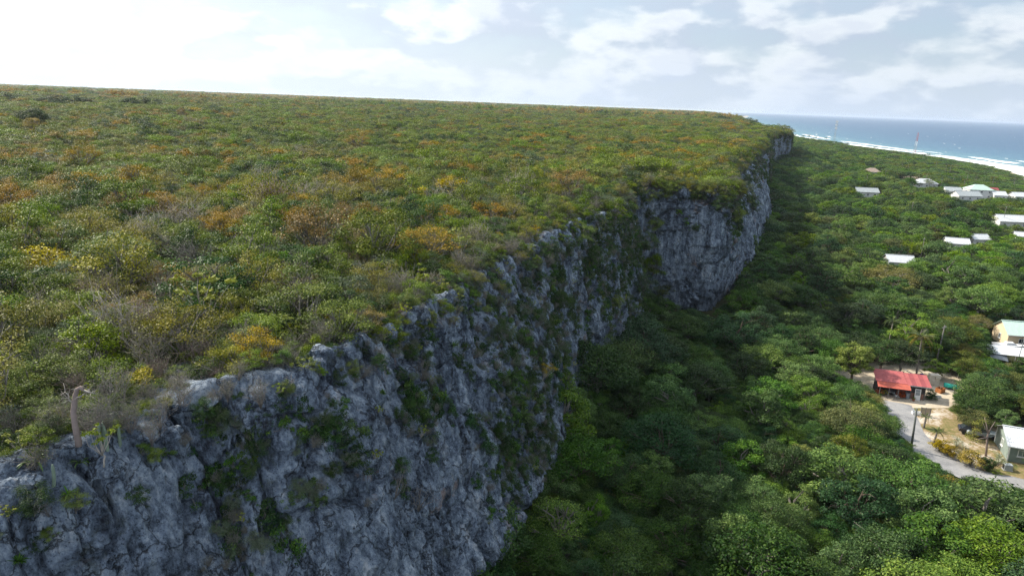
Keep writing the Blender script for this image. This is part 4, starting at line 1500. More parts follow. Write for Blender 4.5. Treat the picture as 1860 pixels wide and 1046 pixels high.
# shrubs and saplings under and between the trees
xu, yu = wedge(22, 200, 9000, -18, 52, g)
du = -rimdist(xu, yu)
mu = du > 4.5
xu, yu, du = xu[mu], yu[mu], du[mu]
zu = z_low(xu, yu, du)
su = g.uniform(.22, .5, len(xu))
ok = clear_ok(xu, yu, zu, 7.5 * su, 3 * su)
xu, yu, zu, su, du = (q[ok] for q in (xu, yu, zu, su, du))
Pn = np.vstack([Pn, np.stack([xu, yu, zu], 1)])
Sn = np.vstack([Sn, np.repeat(su[:, None], 3, 1)])
In = np.concatenate([In, g.integers(0, 10, len(xu))])
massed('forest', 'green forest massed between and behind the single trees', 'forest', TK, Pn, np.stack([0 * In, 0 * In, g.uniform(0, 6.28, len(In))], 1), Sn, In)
x, y, s = polar_jitter(230, 2600, lambda r: 5.0 + max(0, r - 230) * 0.0035, -5, 52, g)
dr, dc = -rimdist(x, y), coastdist(x, y)
m = (dr > 7) & (dc > 4)
x, y, s, dr, dc = x[m], y[m], s[m], dr[m], dc[m]
z = z_low(x, y, dr, dc)
sc = s / 5.6 * g.uniform(.65, 1.2, len(x))
scz = np.minimum(sc, 1.1) * g.uniform(.7, 1.15, len(x)) * (np.where(y > 1150, 0.6, 0.3) + np.where(y > 1150, 0.4, 0.7) * sstep(dc, 4, 150))
ok = clear_ok(x, y, z, 7.2 * scz, 3.4 * sc)
x, y, s, dr, dc, z, sc, scz = (q[ok] for q in (x, y, s, dr, dc, z, sc, scz))
nz = fbm(np.stack([x, y, 0 * x], 1) * 0.015, 2, 411)
fl = sstep(dr, 15, 90)  # same shade-to-sun shift in leaf colour, outward from the cliff
W = np.clip(np.stack([.3 + .1 * nz, .24 - .10 * fl, .18 - .10 * fl, .08 + .14 * fl + .1 * nz, .04 + .04 * fl - .05 * nz, .04 + .12 * fl], 1), .01, None)
W[:, 3] += .2 * np.exp(-((x - 150) / 60) ** 2 - ((y - 240) / 60) ** 2)  # sunlit patch put into leaf colour here too
idx = pick(W / W.sum(1, keepdims=True), g)
massed('far_forest', 'far green woodland between the village and the sea', 'forest', ['ftree%d' % i for i in range(6)], np.stack([x, y, z], 1), np.stack([0 * x, 0 * x, g.uniform(0, 6.28, len(x))], 1), np.stack([sc, sc, scz], 1), idx)

# ------------------------------------------------------------------ growth on the cliff face
n_s, n_r = CV.shape[:2]
CP = proj_np(CV[..., 0].ravel(), CV[..., 1].ravel(), CV[..., 2].ravel())
CPX, CPY, CPD = (q.reshape(n_s, n_r) for q in CP)
du_, dv_ = np.gradient(CV, axis=0), np.gradient(CV, axis=1)
CNM = unit(np.cross(dv_, du_))
if CNM[n_s // 4, 60] @ np.array([CN[n_s // 4, 0], CN[n_s // 4, 1], 0]) < 0:
    CNM = -CNM


def on_cliff(px, py):
    """nearest cliff vertex seen at a photo pixel"""
    d = (CPX - px) ** 2 + (CPY - py) ** 2
    d = np.where(CPD > 5, d, 1e18)
    m = d < max(36.0, d.min() * 1.5)
    k = np.where(m, CPD, 1e18).argmin()
    return np.unravel_index(k, d.shape)


def cliff_density():
    s = np.repeat(CSS, n_r)
    P = CV.reshape(-1, 3)
    n1 = fbm(P * np.array([.16, .16, .07]), 3, 501)
    n2 = fbm(P * np.array([.5, .5, .25]), 2, 503)
    px, py = CPX.ravel(), CPY.ravel()
    # mostly bare near the camera, overgrown along the middle and on the far shelves
    dep = CPD.ravel()
    base = -0.30 + 0.70 * sstep(dep, 42, 72) + 0.2 * sstep(dep, 160, 300) + 0.12 * np.exp(CDZ.ravel() / 3.0)
    hw = in_poly(px, py, [(1175, 345), (1300, 340), (1330, 460), (1290, 600), (1220, 560), (1200, 480)])
    base = np.where(hw, -0.35, base)
    bulge = (P[:, 1] > 150) & (P[:, 1] < 330)
    base = np.where(bulge & ~hw, -0.05 - 0.45 * sstep(-CDZ.ravel(), 6, 14), base)
    base = np.where(P[:, 1] > 330, -0.12, base)
    low = sstep(-CDZ.ravel(), 16, 21) * (dep < 120)
    base = base - 0.9 * low
    up = CNM[..., 2].ravel()
    return np.clip(base + 1.0 * n1 + 0.6 * n2 + 0.5 * np.clip(up, -.4, .6), 0, 1), up


dens, upn = cliff_density()
Pc = CV.reshape(-1, 3)
area = np.repeat(np.gradient(CSS), n_r) * 0.32
okc = (CDZ.ravel() < -0.4) & (CDZ.ravel() > -24) & (CPX.ravel() > -120) & (CPX.ravel() < 1950) & (CPD.ravel() > 8) & (Pc[:, 1] < 900)
lam = dens * area * np.where(CPD.ravel() < 130, 3.0, 1.2) * okc
ids = np.nonzero(g.random(len(lam)) < lam)[0]
dd = CPD.ravel()[ids]
CK = ['mat0', 'mat1', 'mat2', 'dark2', 'dark0', 'dark1', 'greyleaf0', 'broom1', 'grass0', 'roots0', 'fern0', 'bare1', 'candle0']
Wc = np.array([.11, .09, .05, .05, .06, .05, .12, .11, .14, .10, .04, .09, .03])
ki = g.choice(len(CK), len(ids), p=Wc / Wc.sum())
scl = np.where(ki < 3, g.uniform(.6, 1.3, len(ids)), g.uniform(.20, .50, len(ids))) * np.where(dd > 150, 1.9, 1.0)
scl = np.where((dd > 150) & (Pc[ids][:, 1] < 330), scl * .8, scl)
scl = np.where((ki == 8) | (ki == 10), scl * 1.3, scl)
nm_ = CNM.reshape(-1, 3)[ids]
az = np.arctan2(nm_[:, 1], nm_[:, 0])
tilt = np.where(ki < 3, 0, 0.55)
# lean outward from the face
rot = np.stack([0 * az, tilt * g.uniform(.5, 1.2, len(ids)), az], 1)
pos = Pc[ids] - nm_ * 0.05
massed('cliff_growth', 'hanging mats, grasses and dwarf bushes rooted in the cliff face', 'cliff plants', CK, pos, rot, np.stack([scl, scl, scl * np.where(ki < 3, g.uniform(1, 2.0, len(ids)), 1)], 1), ki)

# shrubs and tufts crowding over the edge itself
rimrow = (CDZ.ravel() > -2.6) & (CO.ravel() > -3.5) & (CPX.ravel() > -150) & (CPX.ravel() < 1600) & (CPD.ravel() > 8) & (Pc[:, 1] < 720)
nr1 = fbm(Pc * np.array([.22, .22, .1]), 2, 531)
bare_edge = in_poly(CPX.ravel(), CPY.ravel(), [(255, 700), (560, 660), (600, 720), (560, 800), (260, 800)]) | in_poly(CPX.ravel(), CPY.ravel(), [(-50, 830), (260, 790), (260, 870), (-50, 960)])
lam = np.clip(0.75 + 0.9 * nr1, 0.05, 1) * area * np.where(bare_edge, 0.16, 0.75) * rimrow
ids2 = np.nonzero(g.random(len(lam)) < lam)[0]
RK = ['green0', 'green1', 'green2', 'dark0', 'dark1', 'olive0', 'olive1', 'greyleaf0', 'greyleaf1', 'broom0', 'broom1', 'bare1', 'candle0', 'candle1', 'bright0', 'fern0', 'yellow0', 'grass0', 'thatch']
Wr = np.array([.1, .1, .1, .08, .06, .08, .06, .08, .06, .05, .05, .05, .03, .03, .03, .05, .01, .05, .02])
k2 = g.choice(len(RK), len(ids2), p=Wr / Wr.sum())
s2 = g.uniform(.25, .62, len(ids2)) * np.where(CPD.ravel()[ids2] > 130, 2.0, 1.0)
massed('rim_growth', 'tufts and low bushes crowding over the cliff edge', 'cliff plants', RK, Pc[ids2] - np.array([0, 0, .08]), np.stack([g.uniform(-.2, .2, len(ids2)), g.uniform(-.2, .2, len(ids2)), g.uniform(0, 6.28, len(ids2))], 1), np.repeat(s2[:, None], 3, 1), k2)
print('RIM PLANTS', len(ids2))

CH = [(1172, 455, 44, 'dark0', 'dark green bush in the cleft'), (1180, 500, 50, 'green1', 'green bush in the cleft'), (1166, 530, 50, 'dark1', 'dark green bush in the cleft'), (1188, 425, 32, 'green2', 'green bush in the cleft'), (1205, 350, 30, 'green0', 'green rim bush'), (1245, 346, 30, 'olive0', 'olive rim bush'), (1283, 345, 30, 'green1', 'green rim bush'), (1310, 385, 34, 'dark1', 'dark green bush'), (1335, 400, 36, 'green2', 'green bush'), (1350, 350, 34, 'greyleaf0', 'grey-green bush'), (1325, 345, 30, 'green0', 'green bush'), (1370, 380, 26, 'dark2', 'dark green bush'), (1262, 420, 18, 'dark0', 'dark green bush'), (650, 820, 75, 'mat0', 'dark green hanging bush'), (600, 770, 70, 'mat0', 'dark green hanging bush'), (340, 875, 70, 'mat0', 'dark green hanging bush'), (250, 890, 55, 'mat0', 'dark hanging mat'), (375, 770, 45, 'mat1', 'dark hanging mat'), (990, 690, 36, 'yellow0', 'yellow bush'), (945, 765, 60, 'fern0', 'dark fern rosette'), (300, 815, 36, 'mat1', 'small green cushion'), (280, 830, 32, 'green0', 'small green cushion'), (85, 980, 30, 'green1', 'small green cushion'),
      (60, 985, 60, 'mat0', 'dark hanging mat'), (530, 900, 45, 'mat1', 'dark hanging mat'), (500, 935, 50, 'mat2', 'dark hanging mat'), (575, 900, 40, 'mat1', 'dark hanging mat'), (720, 905, 45, 'roots0', 'tangle of grey roots'), (760, 930, 50, 'roots0', 'tangle of grey roots'), (450, 895, 36, 'mat1', 'dark hanging mat'), (835, 660, 40, 'mat0', 'dark hanging mat'), (770, 690, 45, 'roots0', 'tangle of grey roots'), (870, 760, 40, 'mat0', 'dark hanging mat'),
      (1020, 560, 40, 'dark0', 'dark green bush'), (1080, 480, 45, 'dark1', 'dark green bush'), (1115, 400, 50, 'green1', 'green bush'), (1060, 430, 40, 'green0', 'green bush'), (980, 520, 35, 'dark2', 'dark green bush'), (1230, 395, 16, 'bright0', 'bright green bush'), (1180, 400, 24, 'dark0', 'dark green bush'), (33, 1020, 45, 'fern0', 'green fern rosette'), (1120, 560, 30, 'green2', 'green bush'), (905, 620, 40, 'dark1', 'dark green bush')]
for (px, py, w, key, lk) in CH:
    i, j = on_cliff(px, py)
    p, nn = CV[i, j], CNM[i, j]
    s = w / FPX * CPD[i, j] / (2 * PROTO[key].size) * (0.8 if key.startswith('mat') else 0.9)
    isf = key.startswith('fern')
    plant(key, 'fern' if isf else 'cliff_bush', tuple(float(q) for q in p + nn * 0.05), float(s), math.atan2(nn[1], nn[0]), 'plants on the cliff face', 'fern' if isf else 'bush', lk, 'stem', 'leaves' if isf else 'crown', tilt=(0, 0.0 if key.startswith('mat') else 0.4))

print('CLIFF PLANTS', len(ids), 'SINGLES', len(PLANTS))
# ------------------------------------------------------------------ village: materials
def corr(name, col, rough=0.5, var=0.12, metal=0.0):
    return plain(name, col, rough, var, 0.8, metal)


corr('red_metal', (0.40, 0.105, 0.105), 0.6, 0.22)
corr('orange_metal', (0.52, 0.125, 0.085), 0.6, 0.18)
corr('dull_red_metal', (0.30, 0.070, 0.078), 0.6, 0.25)
corr('white_metal', (0.58, 0.61, 0.64), 0.5, 0.14)
corr('mint_metal', (0.50, 0.66, 0.59), 0.5, 0.1)
corr('grey_metal', (0.36, 0.40, 0.42), 0.5, 0.15)
corr('brown_roofing', (0.30, 0.24, 0.20), 0.8, 0.15)
plain('white_paint', (0.78, 0.79, 0.78), 0.55, 0.08)
plain('cream_wall', (0.72, 0.58, 0.40), 0.85, 0.06)
plain('white_wall', (0.76, 0.76, 0.74), 0.85, 0.06)
plain('dark_timber', (0.050, 0.046, 0.050), 0.85, 0.4, 2.0)
plain('timber', (0.22, 0.15, 0.10), 0.85, 0.3, 2.0)
plain('grey_timber', (0.19, 0.18, 0.17), 0.9, 0.3, 3.0)
plain('rust', (0.38, 0.145, 0.050), 0.8, 0.35, 3.0)
plain('teal_paint', (0.030, 0.42, 0.33), 0.6, 0.15)
plain('blue_plastic', (0.03, 0.12, 0.42), 0.4, 0.1)
plain('grey_plastic', (0.26, 0.29, 0.32), 0.5, 0.15)
plain('black_rubber', (0.025, 0.025, 0.028), 0.7, 0.2)
plain('pale_stone', (0.58, 0.54, 0.46), 0.9, 0.2, 2.0)
plain('concrete', (0.40, 0.39, 0.37), 0.9, 0.2, 1.2)
plain('window_glass', (0.030, 0.040, 0.050), 0.12, 0.2, 1.0, spec=0.6)
plain('car_dark', (0.030, 0.035, 0.050), 0.25, 0.1, spec=0.6)
plain('car_white', (0.74, 0.75, 0.76), 0.25, 0.05, spec=0.6)
plain('car_grey', (0.30, 0.36, 0.40), 0.3, 0.1, spec=0.6)
plain('tower_red', (0.40, 0.085, 0.070), 0.5, 0.1)
plain('boat_hull', (0.74, 0.76, 0.78), 0.3, 0.05)
plain('terracotta', (0.34, 0.13, 0.07), 0.85, 0.2)
plain('pole_wood', (0.115, 0.125, 0.115), 0.85, 0.25, 2.0)


def m_brick(g):
    oc = g.n('ShaderNodeTexCoord').outputs['Object']
    b = g.n('ShaderNodeTexBrick', {'Vector': g.vmath('MULTIPLY', oc, (1, 1, 1)), 'Color1': (0.30, 0.15, 0.11, 1), 'Color2': (0.20, 0.10, 0.08, 1), 'Mortar': (0.34, 0.30, 0.27, 1), 'Scale': 4.0})
    out(g, g.n('ShaderNodeBsdfPrincipled', {'Base Color': b.outputs[0], 'Roughness': 0.9}).outputs[0])


mat('brick_wall', m_brick)


def m_clap(g):
    oc = g.n('ShaderNodeTexCoord').outputs['Object']
    n = g.noise(oc, 1.2, 4)
    c = g.ramp(n, [(0.3, (0.20, 0.255, 0.235)), (0.7, (0.27, 0.33, 0.30))])
    out(g, g.n('ShaderNodeBsdfPrincipled', {'Base Color': c, 'Roughness': 0.8}).outputs[0])


mat('clapboard', m_clap)


def m_asphalt(g):
    pos = g.n('ShaderNodeNewGeometry').outputs['Position']
    a, b = g.noise(pos, 0.35, 5, 0.6), g.noise(pos, 5, 4, 0.7)
    c = g.ramp(g.math('ADD', g.math('MULTIPLY', a, .6), g.math('MULTIPLY', b, .4)), [(0.36, (0.165, 0.17, 0.18)), (0.48, (0.26, 0.262, 0.27)), (0.64, (0.36, 0.355, 0.35))])
    out(g, g.n('ShaderNodeBsdfPrincipled', {'Base Color': c, 'Roughness': 0.92}).outputs[0])


mat('worn_asphalt', m_asphalt)


def m_sand(g):
    pos = g.n('ShaderNodeNewGeometry').outputs['Position']
    a, b = g.noise(pos, 0.28, 6, 0.65, 0.4), g.noise(pos, 3, 5, 0.7)
    c = g.ramp(g.math('ADD', g.math('MULTIPLY', a, .65), g.math('MULTIPLY', b, .35)), [(0.34, (0.30, 0.25, 0.19)), (0.48, (0.50, 0.43, 0.33)), (0.64, (0.60, 0.53, 0.42))])
    out(g, g.n('ShaderNodeBsdfPrincipled', {'Base Color': c, 'Roughness': 0.95, 'Specular IOR Level': 0.1}).outputs[0])


mat('sandy_yard', m_sand)


def m_lawn(g):
    pos = g.n('ShaderNodeNewGeometry').outputs['Position']
    a, b = g.noise(pos, 0.22, 6, 0.65, 0.6), g.noise(pos, 2.2, 6, 0.7)
    c = g.ramp(g.math('ADD', g.math('MULTIPLY', a, .7), g.math('MULTIPLY', b, .3)), [(0.38, (0.085, 0.110, 0.035)), (0.45, (0.20, 0.175, 0.075)), (0.51, (0.29, 0.215, 0.12)), (0.56, (0.44, 0.38, 0.30)), (0.63, (0.58, 0.53, 0.46))])
    out(g, g.n('ShaderNodeBsdfPrincipled', {'Base Color': c, 'Roughness': 0.95, 'Specular IOR Level': 0.1}).outputs[0])


mat('dry_lawn', m_lawn)


# ------------------------------------------------------------------ roads and yards: thin sheets with uneven edges
def ground_patch(name, pix, z, m, rough=0.35, kind='structure'):
    P = [Vector((*at(px, py, 0.0), 0)) for px, py in pix]
    pts = []
    for a, b in zip(P, P[1:] + P[:1]):
        n = max(2, int((b - a).length / 0.6))
        for k in range(n):
            p = a.lerp(b, k / n)
            j = np.array([[p.x * 0.7, p.y * 0.7, z * 9]])
            pts.append((p.x + rough * float(vnoise(j, 1)[0]), p.y + rough * float(vnoise(j + 33, 2)[0])))
    bm = bmesh.new()
    vs = [bm.verts.new((x, y, z)) for x, y in pts]
    f = bm.faces.new(vs)
    bmesh.ops.triangulate(bm, faces=[f])
    lo = [bm.verts.new((x, y, z - 0.25)) for x, y in pts]
    for i in range(len(vs)):
        j = (i + 1) % len(vs)
        bm.faces.new((vs[i], lo[i], lo[j], vs[j]))
    bmesh.ops.recalc_face_normals(bm, faces=bm.faces)
    me = bpy.data.meshes.new(name)
    bm.to_mesh(me)
    bm.free()
    me.materials.append(MATS[m])
    o = obj(name, me)
    o['kind'] = kind
    return o


ground_patch('yard', [(1500, 668), (1535, 655), (1590, 655), (1700, 660), (1770, 690), (1765, 730), (1735, 742), (1660, 742), (1640, 752), (1600, 752), (1575, 740), (1560, 715), (1520, 690)], 0.16, 'sandy_yard')
ground_patch('lawn', [(1640, 742), (1690, 734), (1770, 728), (1880, 742), (1880, 900), (1780, 872), (1700, 848), (1668, 825), (1652, 800), (1640, 770)], 0.12, 'dry_lawn')
ground_patch('lot', [(1622, 306), (1688, 316), (1684, 327), (1640, 324)], 0.3, 'sandy_yard', 1.5)


def road(name, pix, w, z):
    C = catmull(np.array([at(px, py, 0) for px, py in pix]), 14)
    T = np.gradient(C, axis=0)
    T /= np.linalg.norm(T, axis=1)[:, None]
    N = np.stack([-T[:, 1], T[:, 0]], 1)
    cs = np.linspace(-1, 1, 7)
    jit = np.stack([vnoise(np.stack([C[:, 0] * .8, C[:, 1] * .8, 0 * C[:, 0] + 5 * s], 1), 3) * .22 for s in (-1, 1)], 1)
    V = []
    for i in range(len(C)):
        for c in cs:
            o_ = c * w / 2 + (jit[i, 0] if c == -1 else jit[i, 1] if c == 1 else 0)
            V.append((C[i, 0] + N[i, 0] * o_, C[i, 1] + N[i, 1] * o_, z + 0.06 * (1 - c * c) - (0.05 if abs(c) == 1 else 0)))
    n = len(cs)
    F = [(i * n + j, i * n + j + 1, (i + 1) * n + j + 1, (i + 1) * n + j) for i in range(len(C) - 1) for j in range(n - 1)]
    o = obj(name, mesh_np(name, np.array(V), np.array(F), MATS['worn_asphalt'], smooth=True))
    o['kind'] = 'structure'


road('road', [(1628, 733), (1634, 752), (1648, 782), (1672, 812), (1710, 838), (1770, 864), (1830, 880), (1905, 893)], 5.0, 0.19)
# loose stones along the road edge
_r = np.random.default_rng(77)


def stone_mesh(seed, k=2):
    bm = bmesh.new()
    bmesh.ops.create_icosphere(bm, subdivisions=k, radius=1)
    V = np.array([v.co for v in bm.verts])
    f1, f2, cid, _o = cell(V * 1.3 + seed * 3.1, seed)
    s = 1 + 0.35 * (cid - .5) + 0.22 * fbm(V * 1.7 + seed, 3, seed)
    for v, q in zip(bm.verts, s):
        v.co *= q
    return bm


# ------------------------------------------------------------------ building helpers
def sheet_roof(parent, x0, x1, y0, z0, y1, z1, m, name='roof_sheet', step=0.9, rib=0.18, h=0.028, thick=0.03):
    """sloping metal roof laid as separate ribbed sheets; from the low edge (y0, z0) to the high edge (y1, z1)"""
    n = max(1, round((x1 - x0) / step))
    w = (x1 - x0) / n
    prof = []
    k = max(2, round(w / rib))
    for i in range(k):
        a = i / k * w
        q = w / k
        prof += [(a, 0), (a + q * 0.55, 0), (a + q * 0.68, h), (a + q * 0.88, h)]
    prof.append((w, 0))
    V = [(x, y0, z0 + z) for x, z in prof] + [(x, y1, z1 + z) for x, z in prof]
    V += [(x, y0, z0 + z - thick) for x, z in prof] + [(x, y1, z1 + z - thick) for x, z in prof]
    q = len(prof)
    F = [(i, i + 1, q + i + 1, q + i) for i in range(q - 1)] + [(2 * q + i + 1, 2 * q + i, 3 * q + i, 3 * q + i + 1) for i in range(q - 1)]
    F += [(2 * q + i, 2 * q + i + 1, i + 1, i) for i in range(q - 1)] + [(q + i, q + i + 1, 3 * q + i + 1, 3 * q + i) for i in range(q - 1)]
    F += [(0, q, 3 * q, 2 * q), (q - 1, 3 * q - 1, 4 * q - 1, 2 * q - 1)]
    me = bpy.data.meshes.new(name)
    me.from_pydata(V, [], F)
    me.update()
    obs = []
    for i in range(n):
        mm = me if not callable(m) else me
        me2 = me.copy() if i == 0 or isinstance(m, (list, tuple)) else obs[0].data
        o = obj(name, me2, parent)
        if not me2.materials:
            me2.materials.append(MATS[m[i % len(m)] if isinstance(m, (list, tuple)) else m])
        o.location = (x0 + i * w + 0.002 * i, 0, 0.003 * (i % 2))
        obs.append(o)
    return obs


def window(parent, c, w, h, axis='x', frame='white_paint', name='window', bars=1):
    """framed window set on a wall; axis x: wall runs along x and faces -y; axis y: runs along y and faces -x"""
    e = MB()
    t = 0.09
    M = Matrix.Translation(c) @ (Matrix.Rotation(R(-90), 4, 'Z') if axis == 'y' else Matrix.Identity(4))
    fr = MB()
    for a, b, s in ((0, h / 2, (w + t, .10, t)), (0, -h / 2, (w + t, .10, t)), (-w / 2, 0, (t, .10, h - t)), (w / 2, 0, (t, .10, h - t))):
        fr.box((a, -.03, b), s)
    for k in range(bars):
        fr.box((-w / 2 + w * (k + 1) / (bars + 1), -.025, 0), (.05, .08, h - t))
    fr.v = [tuple(M @ Vector(v)) for v in fr.v]
    o = fr.build(name, MATS[frame], parent)
    gl = MB().box((0, 0.0, 0), (w - .02, .06, h - .02))
    gl.v = [tuple(M @ Vector(v)) for v in gl.v]
    gl.build('pane', MATS['window_glass'], o)
    sl_ = MB().box((0, -.09, -h / 2 - .09), (w + .25, .16, .06))
    sl_.v = [tuple(M @ Vector(v)) for v in sl_.v]
    sl_.build('sill', MATS[frame], o)
    return o


def wall_box(parent, x0, x1, y0, y1, z0, z1, m, name='wall'):
    return MB().box(((x0 + x1) / 2, (y0 + y1) / 2, (z0 + z1) / 2), (x1 - x0, y1 - y0, z1 - z0)).build(name, MATS[m], parent)


def gable_house(name, label, pos, rz, L, D, hw, hr, wall, roof, wins=2, over=0.45, door=True, group=None, storeys=1, hip=False, frame='white_paint'):
    """house with its long front along local x facing -y; origin at the front left corner"""
    e = empty(name, (pos[0], pos[1], pos[2] if len(pos) > 2 else 0), rz)
    tag(e, label, 'house', group)
    b = MB()
    V = [(0, 0, -.3), (L, 0, -.3), (L, D, -.3), (0, D, -.3), (0, 0, hw), (L, 0, hw), (L, D, hw), (0, D, hw)]
    F = [(0, 1, 5, 4), (1, 2, 6, 5), (2, 3, 7, 6), (3, 0, 4, 7)]
    if not hip:
        V += [(0, D / 2, hr - .06), (L, D / 2, hr - .06)]
        F += [(4, 8, 7), (5, 6, 9)]
    b.add(V, F)
    b.build('wall', MATS[wall], e)
    sl = (hr - hw) / (D / 2)
    if hip:
        o_ = over
        zb = hw - sl * o_
        q = min(D / 2, L / 2 * 0.8)
        rv = [(-o_, -o_, zb), (L + o_, -o_, zb), (L + o_, D + o_, zb), (-o_, D + o_, zb), (q, D / 2, hr), (L - q, D / 2, hr)]
        t = .08
        r_ = MB()
        r_.add(rv + [(x, y, z - t) for x, y, z in rv], [(0, 1, 5, 4), (1, 2, 5), (2, 3, 4, 5), (3, 0, 4), (7, 6, 10, 11), (8, 7, 11), (9, 8, 11, 10), (6, 9, 10), (0, 6, 7, 1), (1, 7, 8, 2), (2, 8, 9, 3), (3, 9, 6, 0)])
        ro = r_.build('roof', MATS[roof], e)
    else:
        ro = MB().box((L / 2, D / 2, hr + .03), (L + 2 * over, .28, .06)).build('ridge_cap', MATS[roof], e)
        sheet_roof(e, -over, L + over, -over, hw - sl * over, D / 2, hr, roof, step=1.2, rib=.3)
        o2 = sheet_roof(e, -over, L + over, D + over, hw - sl * over, D / 2, hr, roof, step=1.2, rib=.3)
    fa = MB().box((L / 2, -over - .02, hw - sl * over - .06), (L + 2 * over, .04, .16))
    fa.build('fascia', MATS[frame], e)
    for s in range(storeys):
        zc = 1.5 + s * 2.7
        for k in range(wins):
            window(e, (L * (k + .5) / wins, -.01, zc), 1.1, 0.95, 'x', frame)
        if not hip or True:
            window(e, (-.01, D * .5, zc), 0.8, 1.0, 'y', frame)
    if door:
        d = MB().box((L * .5 / wins + L / wins * .5 - .0, -.03, 1.0), (.9, .08, 2.05)).build('door', MATS[frame], e)
        MB().box((L * .5 / wins + L / wins * .5 + .33, -.09, 1.0), (.05, .05, .12)).build('handle', MATS['grey_metal'], d)
    return e


# ------------------------------------------------------------------ red-roofed shed
FL = Vector((*at(1592, 717), 0))
FR = Vector((*at(1676, 728), 0))
SHZ = math.atan2(FR.y - FL.y, FR.x - FL.x)
SL = (FR - FL).length
sh = empty('shed', (FL.x, FL.y, 0.16), SHZ)
tag(sh, 'open workshop shed with red metal roof and orange-red awning', 'shed')
X1 = SL + 0.1
sheet_roof(sh, -0.55, 4.35, -0.35, 2.62, 3.3, 3.55, 'red_metal')
sheet_roof(sh, 4.37, X1 + 0.75, -0.45, 2.55, 3.3, 3.45, ['red_metal', 'dull_red_metal'], step=0.75)
for o in sheet_roof(sh, -0.4, 4.75, -1.55, 2.02, -0.28, 2.60, 'orange_metal', 'awning_sheet'):
    pass
MB().box((2.0, 3.36, 3.5), (5.2, .08, .16)).build('fascia', MATS['grey_timber'], sh)
MB().box(((4.4 + X1 + .7) / 2, -0.47, 2.46), (X1 + .7 - 4.4, .05, .14)).build('fascia', MATS['grey_metal'], sh)
wall_box(sh, 0, X1, 2.9, 3.0, 0, 3.2, 'dark_timber', 'back_wall')
wall_box(sh, -0.02, 0.08, 0, 2.9, 0, 2.6, 'dark_timber', 'side_wall')
wall_box(sh, X1 - .08, X1 + .02, 0, 2.9, 0, 2.6, 'dark_timber', 'side_wall')
wall_box(sh, 4.5, X1 - .1, -.02, .14, 0, 1.05, 'brick_wall', 'brick_wall')
wall_box(sh, 4.5, X1 - .1, .02, .08, 1.06, 2.5, 'dark_timber', 'screen')
wall_box(sh, 0.1, 4.4, 0.5, 0.56, 0, 2.5, 'dark_timber', 'screen')
wall_box(sh, 3.1, 4.45, 0.2, 0.42, 0, 1.95, 'brick_wall', 'brick_pier')
for xx in (0.0, 1.45, 2.9, 4.45, 5.2, 5.95, 6.7, X1 - .05):
    MB().box((xx, -.1 if xx > 4.4 else -1.4, 1.25 if xx > 4.4 else 1.0), (.09, .09, 2.5 if xx > 4.4 else 2.0)).build('post', MATS['grey_timber'], sh)
MB().box((X1 / 2, -.1, 2.48), (X1, .08, .12)).build('beam', MATS['dark_timber'], sh)


def loc_on(o, x, y, z=0):
    c, s = math.cos(o.rotation_euler.z), math.sin(o.rotation_euler.z)
    return (o.location.x + x * c - y * s, o.location.y + x * s + y * c, o.location.z + z)


d = empty('door', loc_on(sh, 6.2, -.55), SHZ)
tag(d, 'white loose door with glazed upper half leaning on the red-roofed shed', 'door')
fr = MB()
tl = Matrix.Rotation(R(-9), 4, 'X')
for c, s in (((-.41, 0, 1), (.1, .05, 2)), ((.41, 0, 1), (.1, .05, 2)), ((0, 0, 1.95), (.72, .05, .1)), ((0, 0, .45), (.72, .045, .9)), ((0, 0, 1.42), (.72, .045, .05))):
    fr.box(c, s)
fr.v = [tuple(tl @ Vector(v)) for v in fr.v]
fr.build('frame', MATS['white_paint'], d)
for zc in (1.16, 1.67):
    pn = MB().box((0, 0, zc), (.72, .03, .44))
    pn.v = [tuple(tl @ Vector(v)) for v in pn.v]
    pn.build('pane', MATS['grey_plastic'], d)


def crate(name, label, cat, px, py, size, m, rz=0.0, legs=None, z=.16, group=None, top=None):
    x, y = at(px, py, z)
    e = empty(name, (x, y, z), rz)
    tag(e, label, cat, group)
    return e


def barrel(name, label, px, py, r, h, m, band=None, cat='barrel', z=.16):
    x, y = at(px, py, z)
    e = empty(name, (x, y, z))
    tag(e, label, cat)
    b = MB().tube([(0, 0, 0), (0, 0, .05 * h), (0, 0, .5 * h), (0, 0, .95 * h), (0, 0, h)], [r * .93, r, r * 1.04, r, r * .93], 16)
    b.build('body', MATS[m], e, True)
    for k in (.33, .66):
        MB().tube([(0, 0, h * k - .03), (0, 0, h * k + .03)], [r * 1.07, r * 1.07], 16).build('hoop', MATS[m], e, True)
    MB().tube([(0, 0, h), (0, 0, h + .04)], [r * .85, r * .8], 16).build('lid', MATS[band or m], e, True)
    return e


barrel('barrel', 'blue plastic barrel behind the red-roofed shed', 1673, 687, .32, .9, 'blue_plastic')
barrel('water_barrel', 'grey barrel beside the stacked stone blocks', 1676, 690, .34, .95, 'grey_plastic')


def bin_(px, py, label, m='grey_plastic', z=.16):
    x, y = at(px, py, z)
    e = empty('wheelie_bin', (x, y, z), SHZ)
    tag(e, label, 'bin')
    b = MB()
    b.add([(-.22, -.25, .08), (.22, -.25, .08), (.22, .22, .08), (-.22, .22, .08), (-.28, -.32, .95), (.28, -.32, .95), (.28, .3, .95), (-.28, .3, .95)], [(3, 2, 1, 0), (0, 1, 5, 4), (1, 2, 6, 5), (2, 3, 7, 6), (3, 0, 4, 7), (4, 5, 6, 7)])
    b.build('body', MATS[m], e, bevel=.02)
    MB().box((0, 0, 1.0), (.6, .68, .06)).build('lid', MATS[m], e, bevel=.02)
    for s in (-.22, .22):
        MB().tube([(s - .03, .22, .1), (s + .03, .22, .1)], [.1, .1], 12).build('wheel', MATS['black_rubber'], e)


bin_(1647, 724, 'grey wheeled bin by the brick wall of the red-roofed shed')

